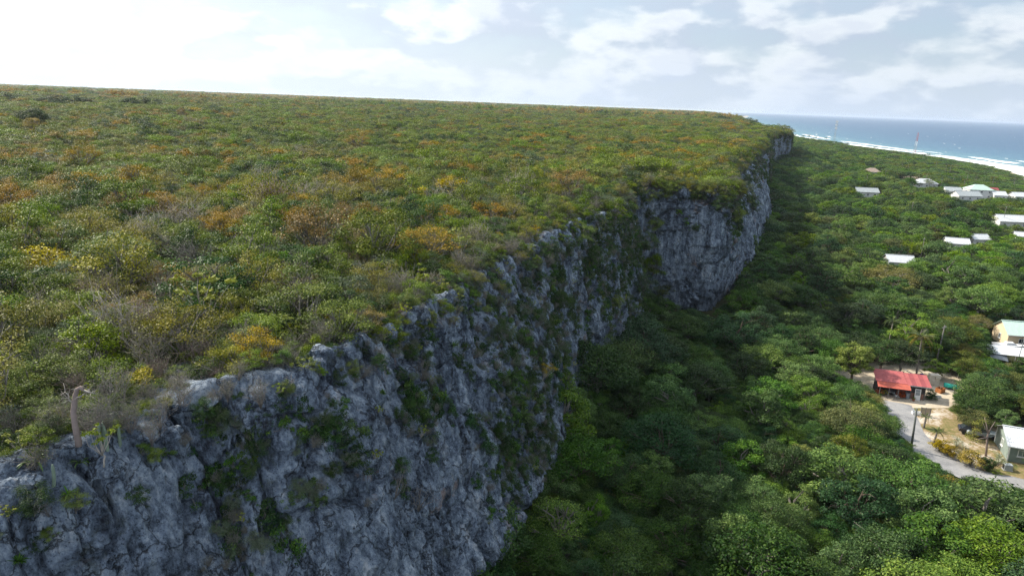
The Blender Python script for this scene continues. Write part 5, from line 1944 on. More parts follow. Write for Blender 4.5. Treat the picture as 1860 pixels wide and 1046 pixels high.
# stacked pale blocks behind the shed
x, y = at(1694, 698, .16)
st = empty('block_stack', (x, y, .16), SHZ + .1)
tag(st, 'head-high stack of pale stone blocks beside the shed', 'stack')
k = 0
for lay in range(6):
    for cx_ in (-.45, .45):
        for cy_ in (-.3, .3):
            MB().box((cx_ + _r.uniform(-.06, .06), cy_ + _r.uniform(-.06, .06), .17 + .335 * lay), (.84 + _r.uniform(-.08, .04), .55, .32), _r.uniform(-.06, .06)).build('block', MATS['pale_stone'], st, bevel=.03)

# rusty wooden chest and timber
x, y = at(1707, 712, .16)
ch = empty('wooden_chest', (x, y, .16), .5)
tag(ch, 'rust-brown open wooden chest on the sandy yard', 'chest')
for c, s in (((0, -.5, .4), (1.3, .06, .8)), ((0, .5, .4), (1.3, .06, .8)), ((-.65, 0, .4), (.06, .94, .8)), ((.65, 0, .4), (.06, .94, .8))):
    MB().box(c, s).build('side_panel', MATS['rust'], ch, bevel=.01)
MB().box((0, 0, .08), (1.24, .94, .06)).build('bottom', MATS['rust'], ch)
MB().box((.2, .1, .6), (.9, .12, .5), .4).build('plank', MATS['timber'], ch)

# teal dinghy, upturned on blocks
def dinghy(name, label, px, py, L, W, H, m, rz, z=.5, flip=True):
    x, y = at(px, py, z)
    e = empty(name, (x, y, .16), rz)
    tag(e, label, 'boat')
    V, F = [], []
    n = 9
    for i in range(n):
        t = i / (n - 1)
        w = W / 2 * (1 - max(0, (t - .35) / .65) ** 2.2) * (.82 + .18 * min(1, t * 4))
        kx = -L / 2 + L * t
        for a in (-1, -.75, -.3, 0, .3, .75, 1):
            zz = H * (1 - abs(a) ** 2.2 * .98) * (1 - .25 * max(0, t - .6))
            V.append((kx, a * w + 1e-3 * a, .35 + zz))
    for i in range(n - 1):
        for j in range(6):
            F.append((i * 7 + j, i * 7 + j + 1, i * 7 + 8 + j, i * 7 + 7 + j))
    F.append(tuple(range(7)))
    b = MB().add(V, F)
    hull = b.build('hull', MATS[m], e, True)
    sd = hull.modifiers.new('skin', 'SOLIDIFY')
    sd.thickness = .04
    MB().bar((-L / 2, 0, .37 + H), (L * .3, 0, .36 + H), .07).build('keel', MATS[m], e)
    for s in (-.3, .3):
        MB().box((s * L, 0, .18), (.35, W * .8, .34)).build('block', MATS['grey_timber'], e)
    return e


dinghy('dinghy', 'upturned teal dinghy on blocks at the edge of the yard', 1728, 703, 2.4, 1.3, .55, 'teal_paint', SHZ - .25)


def pole_item(name, label, a, b, w, m, cat='plank'):
    e = MB().bar(a, b, w, w * .5).build(name, MATS[m])
    tag(e, label, cat)
    return e


a_, b_ = at(1643, 672, .8), at(1668, 682, .5)
pole_item('plank', 'long pale plank resting behind the red-roofed shed', (*a_, .9), (*b_, .25), .22, 'white_paint')
a_, b_ = at(1665, 671, 1.2), at(1678, 680, .3)
pole_item('plank', 'short white plank propped up beside the blue barrel', (*a_, 1.5), (*b_, .3), .2, 'white_paint')
x, y = at(1624, 675, .4)
pl = empty('plank_pile', (x, y, .16), SHZ)
tag(pl, 'low pile of grey planks behind the shed roof', 'pile')
for k in range(9):
    MB().box((_r.uniform(-.1, .1), (k % 3 - 1) * .27, .1 + .12 * (k // 3)), (2.0, .24, .09), _r.uniform(-.08, .08)).build('plank', MATS['grey_timber'], pl)


def washbasin(name, label, px, py, m, size, z=.16, cat='tub', inner='grey_plastic', rz=0):
    x, y = at(px, py, z)
    e = empty(name, (x, y, z), rz)
    tag(e, label, cat)
    L, W, H = size
    for c, s in (((0, -W / 2, H / 2), (L, .06, H)), ((0, W / 2, H / 2), (L, .06, H)), ((-L / 2, 0, H / 2), (.06, W - .07, H)), ((L / 2, 0, H / 2), (.06, W - .07, H))):
        MB().box(c, s).build('side', MATS[m], e, bevel=.015)
    MB().box((0, 0, .1), (L - .08, W - .08, .06)).build('bottom', MATS[inner], e)
    return e


washbasin('tub', 'white tub lying at the road edge by the utility pole', 1664, 752, 'white_paint', (1.25, .7, .45), cat='tub', rz=-.2)
washbasin('cooler', 'small white and black cooler box on the sandy yard', 1704, 722, 'white_paint', (.85, .5, .38), cat='cooler', inner='black_rubber', rz=-.3)
washbasin('cooler', 'pale cooler box in front of the red flowering bush', 1629, 720, 'white_paint', (.7, .45, .4), cat='cooler', rz=-.2)

# tall pallet of slats by the pole
x, y = at(1680, 755, .16)
pa = empty('pallet', (x, y, .16), -.3)
tag(pa, 'dark grey slatted pallet standing on edge behind the utility pole', 'pallet')
for k in range(7):
    MB().box((0, .0, .12 + .2 * k), (1.5, .05, .14)).build('slat', MATS['grey_timber'], pa)
for s in (-.68, 0, .68):
    MB().box((s, .08, .72), (.1, .1, 1.42)).build('batten', MATS['grey_timber'], pa)

# garden table in the porch, pots
x, y = at(1617, 719, .16)
tb = empty('garden_table', (x, y, .16), SHZ)
tag(tb, 'grey garden table under the orange awning', 'table')
MB().box((0, 0, .78), (1.1, .65, .05)).build('tabletop', MATS['grey_metal'], tb)
for sx in (-.48, .48):
    for sy in (-.26, .26):
        MB().box((sx, sy, .38), (.05, .05, .76)).build('leg', MATS['grey_metal'], tb)


def pot(px, py, label, plantkey, s, z=.16, name='potted_plant'):
    x, y = at(px, py, z)
    e = empty(name, (x, y, z))
    tag(e, label, 'plant')
    MB().tube([(0, 0, 0), (0, 0, .35), (0, 0, .4), (0, 0, .36)], [.16, .23, .25, .2], 12).build('pot', MATS['terracotta'], e, True)
    c = obj('crown', PROTO[plantkey].crown, e)
    c.scale = (s, s, s)
    c.location = (0, 0, .3)


pot(1597, 724, 'dark potted plant at the left end of the shed front', 'dark0', .28)
pot(1659, 728, 'small potted plant beside the loose white door', 'green1', .2)

# ------------------------------------------------------------------ green house at the road
gh = at(1829, 838, 0)
GZ = R(-20)
hs = gable_house('clapboard_house', 'grey-green clapboard house with white metal roof by the road', (gh[0], gh[1], .12), GZ, 9.5, 6.2, 2.75, 4.1, 'clapboard', 'white_metal', wins=3, over=.55)
for k in range(13):      # lapped boards on the two walls in view
    z = .12 + k * .2
    MB().box((4.75, -.022, z), (9.5, .045, .17)).build('board', MATS['clapboard'], hs)
    MB().box((-.022, 3.1, z), (.045, 6.2, .17)).build('board', MATS['clapboard'], hs)
for p in ((0, 0), (0, 6.2)):
    MB().box((p[0] - .02, p[1], 1.35), (.14, .14, 2.75)).build('corner_board', MATS['white_paint'], hs)
sheet_roof(hs, 4.2, 10.2, 1.5, 4.0, 6.6, 4.9, 'white_metal', 'roof_sheet')
wall_box(hs, 4.4, 10, 1.9, 6.4, 2.7, 4.0, 'clapboard', 'upper_wall')

x, y = at(1829, 853, .12)
ac = empty('air_conditioner', (x, y, .16), GZ + .1)
tag(ac, 'grey air-conditioner box standing on the lawn by the clapboard house', 'air conditioner')
MB().box((0, 0, .45), (1.0, .75, .82)).build('case', MATS['grey_metal'], ac, bevel=.03)
MB().box((-.51, 0, .45), (.03, .55, .6)).build('grille', MATS['black_rubber'], ac)
MB().box((0, 0, .02), (1.2, .95, .08)).build('base', MATS['concrete'], ac)

# ------------------------------------------------------------------ cream house, boat and carport
ch_ = at(1827, 630, 0)
gable_house('cream_house', 'cream house with mint-green roof beside the white boat', (ch_[0], ch_[1], .1), R(-9), 11, 6.4, 3.0, 5.0, 'cream_wall', 'mint_metal', wins=2, over=.4)


def motorboat(name, label, px, py, L, rz):
    x, y = at(px, py, .3)
    e = empty(name, (x, y, .1), rz)
    tag(e, label, 'boat')
    V, F = [], []
    n = 11
    for i in range(n):
        t = i / (n - 1)
        w = 1.15 * (1 - max(0, (t - .4) / .6) ** 2.4)
        sheer = .25 * t * t
        ring = [(0, .25 + .5 * max(0, t - .65) ** 1.2), (w * .75, .45 + .5 * max(0, t - .6)), (w, 1.15 + sheer), (w * .86, 1.2 + sheer)]
        pts = [(-a, b) for a, b in ring[::-1]] + ring[1:]
        V += [(-L / 2 + L * t, a + 1e-3 * (k - 3), b) for k, (a, b) in enumerate(pts)]
    m_ = 7
    for i in range(n - 1):
        for j in range(m_ - 1):
            F.append((i * m_ + j, i * m_ + j + 1, (i + 1) * m_ + j + 1, (i + 1) * m_ + j))
        F.append((i * m_ + m_ - 1, i * m_, (i + 1) * m_, (i + 1) * m_ + m_ - 1))
    F.append(tuple(range(m_)))
    MB().add(V, F).build('hull', MATS['boat_hull'], e, True)
    MB().add([(-.9, -.75, 1.2), (1.3, -.6, 1.3), (1.3, .6, 1.3), (-.9, .75, 1.2), (-.8, -.6, 1.75), (.6, -.5, 1.8), (.6, .5, 1.8), (-.8, .6, 1.75)], [(0, 1, 5, 4), (1, 2, 6, 5), (2, 3, 7, 6), (3, 0, 4, 7), (4, 5, 6, 7)]).build('cabin', MATS['boat_hull'], e, bevel=.05)
    MB().add([(.66, -.5, 1.76), (1.22, -.58, 1.36), (1.22, .58, 1.36), (.66, .5, 1.76)], [(0, 1, 2, 3)]).build('windshield', MATS['window_glass'], e).location = (.03, 0, .03)
    MB().box((-L / 2 - .2, 0, 1.0), (.4, .4, .9)).build('outboard_motor', MATS['black_rubber'], e, bevel=.06)
    for s in (-1.4, 1.2):
        MB().box((s, 0, .12), (.3, 1.4, .5)).build('cradle', MATS['grey_timber'], e)


motorboat('motorboat', 'white motorboat on blocks in front of the cream house', 1832, 634, 7.0, R(-12))
x, y = at(1862, 668, 0)
cp = empty('carport', (x - 6.0, y + 1.5, .1), R(-14))
tag(cp, 'carport with broad white metal roof below the motorboat', 'carport')
sheet_roof(cp, -.5, 9.5, -.5, 2.3, 4.2, 2.75, 'white_metal', step=1.2, rib=.3)
for px_ in (0, 3, 6, 9):
    for py_ in (0, 4):
        MB().box((px_, py_, 1.15), (.12, .12, 2.3)).build('post', MATS['grey_metal'], cp)
x, y = at(1812, 650, 1.5)
gt = empty('grey_tarpaulin', (x, y, 1.7), R(-20))
tag(gt, 'slate-grey tarpaulin pitched against the white carport roof', 'tarpaulin')
MB().add([(-1.6, -.9, 0), (1.5, -1.1, -.3), (1.7, .9, .55), (-1.2, .8, .75), (0, 0, .6)], [(0, 1, 4), (1, 2, 4), (2, 3, 4), (3, 0, 4)]).build('sheet', MATS['grey_plastic'], gt)
for p in ((-1.6, -.9, 0), (1.5, -1.1, -.3), (1.7, .9, .55), (-1.2, .8, .75)):
    MB().bar(p, (p[0], p[1], -1.6), .06).build('prop', MATS['grey_timber'], gt)

# ------------------------------------------------------------------ houses farther off
def far_house(px, py, w, wall, roof, label, rz, hw=2.7, storeys=1, hip=False, D=None, name='house', sink=0.0):
    z0 = 0.0
    for _ in range(3):
        x, y = at(px, py, z0 + hw)
        z0 = float(z_low(np.array([x]), np.array([y]))[0])
    dep = proj(x, y, z0)[2]
    L = w / FPX * dep
    D = D or min(L * .7, 8)
    c, s = math.cos(rz), math.sin(rz)
    gable_house(name, label, (x - c * L / 2, y - s * L / 2, z0 - sink), rz, L, D, hw + .5, hw + .5 + D * .3, wall, roof, wins=2 if L < 12 else 3, hip=hip, storeys=storeys)


FH = 'houses among the trees below the cliff'
far_house(1638, 478, 44, 'white_wall', 'white_metal', 'white-roofed cottage behind the tawny half-bare tree', R(-8), name='cottage')
far_house(1741, 444, 36, 'white_wall', 'white_metal', 'white-roofed cottage with sheds between bright green trees', R(-14), name='cottage')
far_house(1784, 436, 32, 'white_wall', 'white_metal', 'white roof showing above dark trees beside the paired cottages', R(8), name='cottage')
far_house(1844, 404, 52, 'white_wall', 'white_metal', 'long white-roofed house at the photo edge above the village', R(-3), name='cottage')
far_house(1862, 431, 28, 'white_wall', 'white_metal', 'white roof corner cut by the edge of the photo', R(-12), name='cottage')
far_house(1784, 346, 40, 'white_wall', 'mint_metal', 'two-storey white house with mint-green hipped roof near the sea', R(-6), 5.2, 2, True, 9)
far_house(1806, 348, 16, 'white_wall', 'dull_red_metal', 'small white annex with red roof beside the mint-roofed house', R(-6), 3.0, 1, False, 6, 'annex')
far_house(1684, 334, 38, 'white_wall', 'white_metal', 'pale bungalow with white roof behind two palms near the dirt lot', R(-6), 3.0, 1, True, 9, 'bungalow')
far_house(1585, 313, 28, 'white_wall', 'brown_roofing', 'house with brown-grey roof in the far trees', R(-20), 2.7, 1, True, 9)
far_house(1577, 350, 38, 'white_wall', 'grey_metal', 'long low house with grey-green roof among the far trees', R(-4), 2.7, 1, False, 7)
far_house(1763, 357, 44, 'white_wall', 'grey_metal', 'house with long grey roof below the mint-roofed house', R(6), 2.7, 1, False, 8)
far_house(1733, 348, 26, 'white_wall', 'grey_metal', 'pale grey-roofed cottage left of the mint-roofed house', R(-10), 2.7, 1, False, 7, 'cottage')
far_house(1818, 356, 22, 'white_wall', 'white_metal', 'small white-roofed cottage right of the mint-roofed house', R(-4), 2.7, 1, False, 7, 'cottage')
far_house(1855, 358, 22, 'white_wall', 'white_metal', 'white-roofed cottage at the photo edge near the beach', R(5), 2.7, 1, False, 7, 'cottage')
far_house(1648, 352, 16, 'white_wall', 'white_metal', 'tiny white roof deep in the far trees', R(10), 2.5, 1, False, 6, 'cottage')
far_house(1509, 271, 12, 'white_wall', 'white_metal', 'tiny white house near the shore below the left mast', R(0), 2.7, 1, False, 8, 'cottage')
wf = at(1728, 655, 0)
bf = empty('board_fence', (wf[0] - 2.5, wf[1] - .2, 0), R(-10))
tag(bf, 'blue-grey board fence in shade under the trees behind the yard', 'fence')
for k in range(16):
    MB().box((k * .34, 0, .9), (.32, .04, 1.8 + .05 * (k % 2))).build('board', MATS['grey_metal'], bf)
for zz in (.5, 1.4):
    MB().box((2.55, .05, zz), (5.5, .06, .1)).build('rail', MATS['grey_timber'], bf)


def car(name, label, px, py, rz, m, L=4.3, z=0.2):
    z0 = float(z_low(*[np.array([q]) for q in at(px, py, 0)])[0])
    x, y = at(px, py, z0)
    e = empty(name, (x, y, z0 + z), rz)
    tag(e, label, 'car')
    h = L / 2
    pr = [(-h, .35), (-h, .75), (-h * .93, .9), (h * .45, .95), (h * .93, .78), (h, .55), (h, .35)]
    V = [(a, s * .85, b) for s in (-1, 1) for a, b in pr]
    n = len(pr)
    MB().add(V, [tuple(range(n - 1, -1, -1)), tuple(range(n, 2 * n))] + [(i, (i + 1) % n, n + (i + 1) % n, n + i) for i in range(n)]).build('body', MATS[m], e, bevel=.05)
    cb = [(-h * .85, .9), (-h * .6, 1.42), (h * .05, 1.45), (h * .42, .93)]
    V = [(a, s * (.8 if b < 1 else .65), b) for s in (-1, 1) for a, b in cb]
    MB().add(V, [(3, 2, 1, 0), (4, 5, 6, 7), (0, 1, 5, 4), (1, 2, 6, 5), (2, 3, 7, 6)]).build('cabin', MATS['window_glass'], e, bevel=.03)
    MB().add([(-h * .58, -.64, 1.43), (h * .05, -.64, 1.46), (h * .05, .64, 1.46), (-h * .58, .64, 1.43), (-h * .58, -.64, 1.48), (h * .05, -.64, 1.51), (h * .05, .64, 1.51), (-h * .58, .64, 1.48)], [(3, 2, 1, 0), (4, 5, 6, 7), (0, 1, 5, 4), (1, 2, 6, 5), (2, 3, 7, 6), (3, 0, 4, 7)]).build('roof', MATS[m], e)
    for sx in (-.62, .62):
        for sy in (-.82, .82):
            MB().tube([(sx * h, sy - .1, .3), (sx * h, sy + .1, .3)], [.32, .32], 14).build('wheel', MATS['black_rubber'], e)


car('car', 'dark car parked under the olive tree by the clapboard house', 1768, 790, R(-25), 'car_dark')
car('car', 'blue-grey car parked beside the clapboard house', 1782, 794, R(-20), 'car_grey')
car('car', 'white car parked beside the pale bungalow', 1697, 337, R(-10), 'car_white')
car('car', 'dark car parked at the dirt lot near the bungalow', 1634, 324, R(-6), 'car_dark')


# ------------------------------------------------------------------ poles, masts
def utility_pole(name, label, x, y, h, lean=(0, 0), arm=True, m='pole_wood', r=.14):
    e = empty(name, (x, y, 0))
    tag(e, label, 'pole')
    tx, ty = lean
    MB().tube([(0, 0, -.3), (tx * .5, ty * .5, h * .5), (tx, ty, h)], [r, r * .85, r * .7], 10).build('post', MATS[m], e, True)
    if arm:
        MB().box((tx, ty, h - .5), (1.5, .1, .12), .6).build('crossarm', MATS['grey_timber'], e)
        for s in (-.6, 0, .6):
            MB().tube([(tx + s * math.cos(.6), ty + s * math.sin(.6), h - .44), (tx + s * math.cos(.6), ty + s * math.sin(.6), h - .25)], [.05, .035], 8).build('insulator', MATS['grey_metal'], e)


px_, py_ = at(1655, 816, .15)
utility_pole('utility_pole', 'dark utility pole leaning slightly at the road edge', px_, py_, 6.6, (-.35, .1), False, r=.17)
px_, py_ = at(1698, 668, 0)
utility_pole('utility_pole', 'grey utility pole behind the coconut palm', px_, py_, 8.8, (.2, 0), True, 'grey_timber')
px_, py_ = at(1845, 668, 0)
utility_pole('thin_mast', 'thin pale mast rising in front of the cream house', px_, py_, 13, (.6, 0), False, 'grey_metal', .07)
px_, py_ = at(1670, 480, 0)
utility_pole('utility_pole', 'pale utility pole standing in the woods near the white-roofed cottage', px_, py_, 9, (0, 0), True, 'grey_timber', .1)
px_, py_ = at(1820, 412, 0)
utility_pole('utility_pole', 'pole with a lamp beside the long white-roofed house', px_, py_, 9.5, (0, 0), True, 'grey_timber', .1)
px_, py_ = at(1652, 404, 0)
utility_pole('utility_pole', 'distant utility pole above the dark trees', px_, py_, 9.5, (0, 0), True, 'grey_timber', .1)


def lattice_mast(name, label, px, py, h, w0, w1, bands, ant):
    x, y = at(px, py, 0)
    e = empty(name, (x, y, -1), .3)
    tag(e, label, 'mast')
    n = len(bands)
    c3 = [(math.cos(a), math.sin(a)) for a in (0, 2.094, 4.189)]
    for b in range(n):
        t0, t1 = b / n, (b + 1) / n
        z0, z1 = h * t0, h * t1
        ra, rb = w0 + (w1 - w0) * t0, w0 + (w1 - w0) * t1
        for cx_, cy_ in c3:
            MB().bar((cx_ * ra, cy_ * ra, z0), (cx_ * rb, cy_ * rb, z1), .15).build('leg', MATS[bands[b]], e)
        k = 5
        for q in range(k):
            u0, u1 = q / k, (q + 1) / k
            for i in range(3):
                a, d_ = c3[i], c3[(i + 1) % 3]
                r0, r1 = ra + (rb - ra) * u0, ra + (rb - ra) * u1
                MB().bar((a[0] * r0, a[1] * r0, z0 + (z1 - z0) * u0), (d_[0] * r1, d_[1] * r1, z0 + (z1 - z0) * u1), .1).build('brace', MATS[bands[b]], e)
    for zz, s in ant:
        for i in range(3):
            a = c3[i]
            MB().box((a[0] * s, a[1] * s, zz), (.9, .5, 2.4), math.atan2(a[1], a[0])).build('antenna', MATS['white_paint'], e)


lattice_mast('lattice_mast', 'grey lattice mast with white antennas on the shore', 1514, 264, 40, 1.7, .9, ['grey_metal'] * 5, [(38, 1.6), (33, 1.6), (28, 1.4)])
lattice_mast('lattice_mast', 'short red and white lattice mast standing before the surf', 1661, 279, 29, 2.1, .9, ['tower_red', 'grey_metal', 'white_paint', 'tower_red', 'tower_red'], [])
# ------------------------------------------------------------------ palms
def frond_me(key, L, cm, seed, droop, rise):
    V, F = frond_mesh(L, np.random.default_rng(seed), 30, .55, droop, rise)
    V = np.array([tuple(v) for v in V])
    return mesh_np(key, V, split_ng(F), MATS[cm], tint=np.clip(.45 + .3 * vnoise(V * 2.0, seed), 0, 1))


FROND = {'green': [frond_me('frond_a', 3.0, 'leaf_palm', 1, .75, .75), frond_me('frond_b', 3.0, 'leaf_palm', 2, 1.05, .5), frond_me('frond_c', 2.8, 'leaf_palm', 3, 1.25, .2)],
         'yellow': [frond_me('frond_d', 3.0, 'leaf_palm', 4, .75, .75), frond_me('frond_e', 3.0, 'leaf_palm_yellow', 5, 1.1, .45), frond_me('frond_f', 2.9, 'leaf_palm_yellow', 6, 1.5, .0)]}


def palm(x, y, z, h, s, label, kind='green', n=15, lean=.5, group='palms of the village', name='palm_tree'):
    e = empty(name, (x, y, z))
    tag(e, label, 'palm', group)
    a = rnd.uniform(0, 6.28)
    top = Vector((math.cos(a) * lean, math.sin(a) * lean, h))
    MB().tube([(0, 0, -.3), top * .35 + Vector((0, 0, 0)), top * .7 + Vector((math.cos(a), math.sin(a), 0)) * .1 * lean, top], [.2, .15, .13, .12], 8).build('trunk', MATS['bark_grey'], e, True)
    for k in range(n):
        t = k / n
        o = obj('frond', FROND[kind][min(2, int(t * 3))], e)
        o.location = top
        o.rotation_euler = (rnd.uniform(-.25, .25), rnd.uniform(-.12, .12), k * 2.4 + rnd.uniform(-.25, .25))
        q = s * rnd.uniform(.85, 1.1)
        o.scale = (q, q, q)
    return e


def palm_px(px, py, w, h, label, kind='green', n=14, **kw):
    """palm whose head shows at the photo pixel"""
    z0 = 0.0
    for _ in range(3):
        x, y = at(px, py, z0 + h)
        z0 = float(z_low(np.array([x]), np.array([y]))[0])
    dep = proj(x, y, z0 + h)[2]
    palm(x, y, z0, h, w / FPX * dep / 5.4, label, kind, n, **kw)


palm_px(1679, 612, 56, 8.5, 'large coconut palm with drooping yellow fronds behind the red-roofed shed', 'yellow', 20, lean=.4)
palm_px(1682, 757, 27, 2.0, 'small green palm on the dry lawn, farther from the road hedge', 'green', 12, lean=.1)
palm_px(1701, 782, 33, 2.1, 'small green palm on the dry lawn, nearest the croton hedge', 'green', 13, lean=.15)
palm_px(1622, 582, 40, 8.0, 'green palm half hidden in the trees left of the large palm', 'green', 15)
palm_px(1658, 352, 22, 8.0, 'ragged yellow palm among the far roofs', 'yellow', 14)
palm_px(1718, 388, 20, 8.0, 'orange-tinged palm above the dark trees of the village', 'yellow', 14)
palm_px(1492, 452, 24, 7.5, 'pale green palm at the edge of the cliff-foot woods', 'green', 14)
FP = [(1670, 318, 18), (1684, 316, 20), (1692, 322, 16), (1775, 320, 18), (1806, 322, 18), (1735, 318, 14), (1745, 322, 16), (1753, 326, 15), (1678, 282, 12), (1687, 281, 12), (1560, 270, 9), (1590, 268, 9), (1430, 243, 8), (1444, 245, 8), (1458, 247, 8), (1470, 246, 9), (1482, 249, 9), (1500, 251, 8), (1700, 296, 12), (1720, 300, 12), (1728, 301, 12), (1640, 296, 12), (1575, 318, 14), (1610, 312, 14), (1650, 300, 12), (1530, 266, 9), (1712, 322, 16), (1760, 316, 14), (1846, 322, 16)]
for i, (px, py, w) in enumerate(sorted(FP)):
    wh = ['first', 'second', 'third', 'fourth', 'fifth', 'sixth', 'seventh', 'eighth', 'ninth', 'tenth', 'eleventh', 'twelfth', 'thirteenth', 'fourteenth', 'fifteenth', 'sixteenth', 'seventeenth', 'eighteenth', 'nineteenth', 'twentieth'][i % 20]
    side = 'left' if i < 20 else None
    lab = 'distant palm by the shore, %s from the left in the far palm belt' % wh if i < 20 else 'distant palm by the shore, %s from the right in the far palm belt' % ['first', 'second', 'third', 'fourth', 'fifth', 'sixth', 'seventh', 'eighth', 'ninth'][len(FP) - 1 - i]
    palm_px(px, py, w, rnd.uniform(7.5, 9.5), lab, 'yellow' if i % 3 == 0 else 'green', 12, group='distant palms by the shore')

# ------------------------------------------------------------------ gardens
for i, (k, cm) in enumerate((('croton_y', 'leaf_yellow'), ('croton_o', 'leaf_orange'), ('clip', 'leaf_dark'), ('redbush', 'leaf_red'), ('whitebush', 'leaf_white'), ('roundbush', 'leaf_deep'))):
    shrub_proto(k, 600 + i, 1.5 if k != 'clip' else 1.7, .95, cm, nl=30 if k == 'clip' else 20, per=170 if k != 'whitebush' else 60, leaf=.12, lobe=.3 if k == 'clip' else .36, rz=1.2 if k in ('clip', 'roundbush') else .9, low=-.2, sub=1)


def garden(key, name, label, px, py, w, cat='shrub', flat=1.0, z=.15, rz=0, sx=1.0):
    x, y = at(px, py, z)
    dep = proj(x, y, z)[2]
    s = w / FPX * dep / (2.3 * PROTO[key].size)
    e = empty(name, (x, y, z), rz, (s * sx, s, s * flat))
    tag(e, label, cat)
    obj('stem', PROTO[key].wood, e)
    obj('crown', PROTO[key].crown, e)


garden('croton_y', 'croton_shrub', 'yellow-green croton at the far end of the roadside hedge', 1706, 820, 34)
garden('croton_y', 'croton_shrub', 'yellow-green croton second from the far end of the roadside hedge', 1722, 828, 30)
garden('olive0', 'croton_shrub', 'dull brownish croton in the middle of the roadside hedge', 1740, 834, 28)
garden('croton_o', 'croton_shrub', 'large orange-yellow croton beside the clipped dark bush', 1762, 846, 44, flat=.9)
garden('clip', 'clipped_bush', 'dark green clipped round bush at the roadside', 1791, 853, 28, flat=1.15)
garden('whitebush', 'flowering_shrub', 'white-flowering shrub before the clapboard house', 1813, 846, 26, flat=1.3)
garden('redbush', 'flowering_shrub', 'red-orange flowering bush before the shed porch', 1636, 723, 15, flat=1.3)
garden('redbush', 'flowering_shrub', 'dull red bush at the left end of the shed porch', 1597, 716, 16)
garden('olive1', 'porch_shrub', 'straggly olive shrub beside the garden table in the porch', 1606, 719, 16)
garden('roundbush', 'round_bush', 'dark blue-green round bush at the right end of the shed', 1689, 724, 24, flat=1.1)
garden('green0', 'low_shrub', 'low green shrub by the air-conditioner box', 1806, 860, 22, flat=.6)
garden('whitebush', 'flowering_shrub', 'pale flowering shrub on the lawn behind the croton hedge', 1738, 812, 26, flat=1.0)

# half-bare tree with a pinkish trunk on the lawn
bx, by = at(1791, 828, .12)
bt = empty('half_bare_tree', (bx, by, .1))
tag(bt, 'half-bare tree with forked pinkish trunk on the lawn', 'tree')
tv = MB()
tv.tube([(0, 0, -.2), (-.15, .1, 1.4), (-.35, .15, 2.9), (-.3, .2, 3.6)], [.17, .15, .13, .11], 9)
tv.build('trunk', MATS['bark_pink'], bt, True)
LB = [[(-.3, .2, 3.5), (-.1, .2, 4.4), (.35, .3, 5.4)], [(-.3, .2, 3.5), (-.8, .2, 4.2), (-1.3, .3, 5.0)], [(-.33, .15, 2.7), (-1.2, 0, 3.3), (-2.2, 0, 3.8)], [(-.3, .2, 3.55), (-.35, .9, 4.6), (-.6, 1.3, 5.6)], [(-.33, .15, 2.9), (-1.6, -.3, 2.9), (-2.8, -.5, 2.5)]]
for p in LB:
    MB().tube(p, [.09, .065, .03], 6).build('limb', MATS['bark_pink'], bt, True)
r5 = np.random.default_rng(55)
lc = np.array([(-1.3, .3, 5.2), (-2.2, 0, 3.9), (-.6, 1.3, 5.7), (-2.8, -.5, 2.6), (-2.0, .6, 4.9), (-1.6, 1.0, 4.4), (-3.1, -.2, 2.9), (-2.5, .3, 3.2), (-3.0, -.6, 2.0), (-2.2, -.4, 2.5)])
cv = lobe_leaves(lc, r5.uniform(.45, .75, len(lc)), 130, .14, r5, .5)
obj('crown', mesh_np('half_bare_crown', cv[0], cv[1], MATS['leaf_olive'], tint=cv[2]), bt)

# ------------------------------------------------------------------ the near rim: dead tree, cacti, rosettes, boulders
def rim_point(px, py, zguess=29.4):
    """ground under a photo pixel near the rim: plateau behind it, else the cliff surface"""
    x, y = at(px, py, zguess)
    if rimdist([x], [y])[0] > 1.0:
        z = float(z_plateau(np.array([x]), np.array([y]))[0])
        x, y = at(px, py, z)
        return x, y, z
    i, j = on_cliff(px, py)
    return tuple(float(q) for q in CV[i, j])


x, y, z = rim_point(140, 806)
dtree = empty('dead_tree', (x, y, z - .1))
tag(dtree, 'dead tree with hooked pinkish-grey trunk on the near rim', 'tree')
MB().tube([(0, 0, -.3), (.02, 0, .5), (-.03, 0, 1.2), (-.06, .05, 1.9), (.02, .1, 2.35), (.12, .1, 2.75), (.25, .1, 3.1), (.42, .1, 3.22), (.55, .1, 3.05)], [.17, .16, .14, .13, .125, .115, .105, .095, .08], 10).build('trunk', MATS['bark_pink'], dtree, True)
for p, rr in (([(.5, .1, 3.1), (.8, .1, 2.98), (1.15, .1, 2.9)], [.06, .04, .015]), ([(.02, .1, 2.35), (-.12, 0, 2.55), (-.15, 0, 2.85), (-.3, 0, 3.0)], [.05, .04, .03, .012]), ([(.1, .1, 2.7), (.35, .05, 2.72), (.55, .1, 2.85)], [.05, .035, .015]), ([(-.15, 0, 2.85), (-.05, 0, 3.05)], [.02, .008])):
    MB().tube(p, rr, 6).build('branch', MATS['bark_pale'], dtree, True)


for k in range(26):      # fine dead twigs
    b0 = rnd.choice([Vector((.9, .1, 2.95)), Vector((-.28, 0, 2.98)), Vector((.5, .1, 2.83)), Vector((1.1, .1, 2.9)), Vector((-.1, 0, 2.6)), Vector((.3, .1, 3.15))])
    d0 = Vector((rnd.uniform(-1, 1), rnd.uniform(-1, 1), rnd.uniform(-.2, 1))).normalized() * rnd.uniform(.25, .6)
    MB().tube([b0, b0 + d0 * .5 + Vector((rnd.uniform(-.05, .05), 0, rnd.uniform(-.05, .05))), b0 + d0], [.016, .011, .004], 4).build('twig', MATS['bark_pale'], dtree, True)


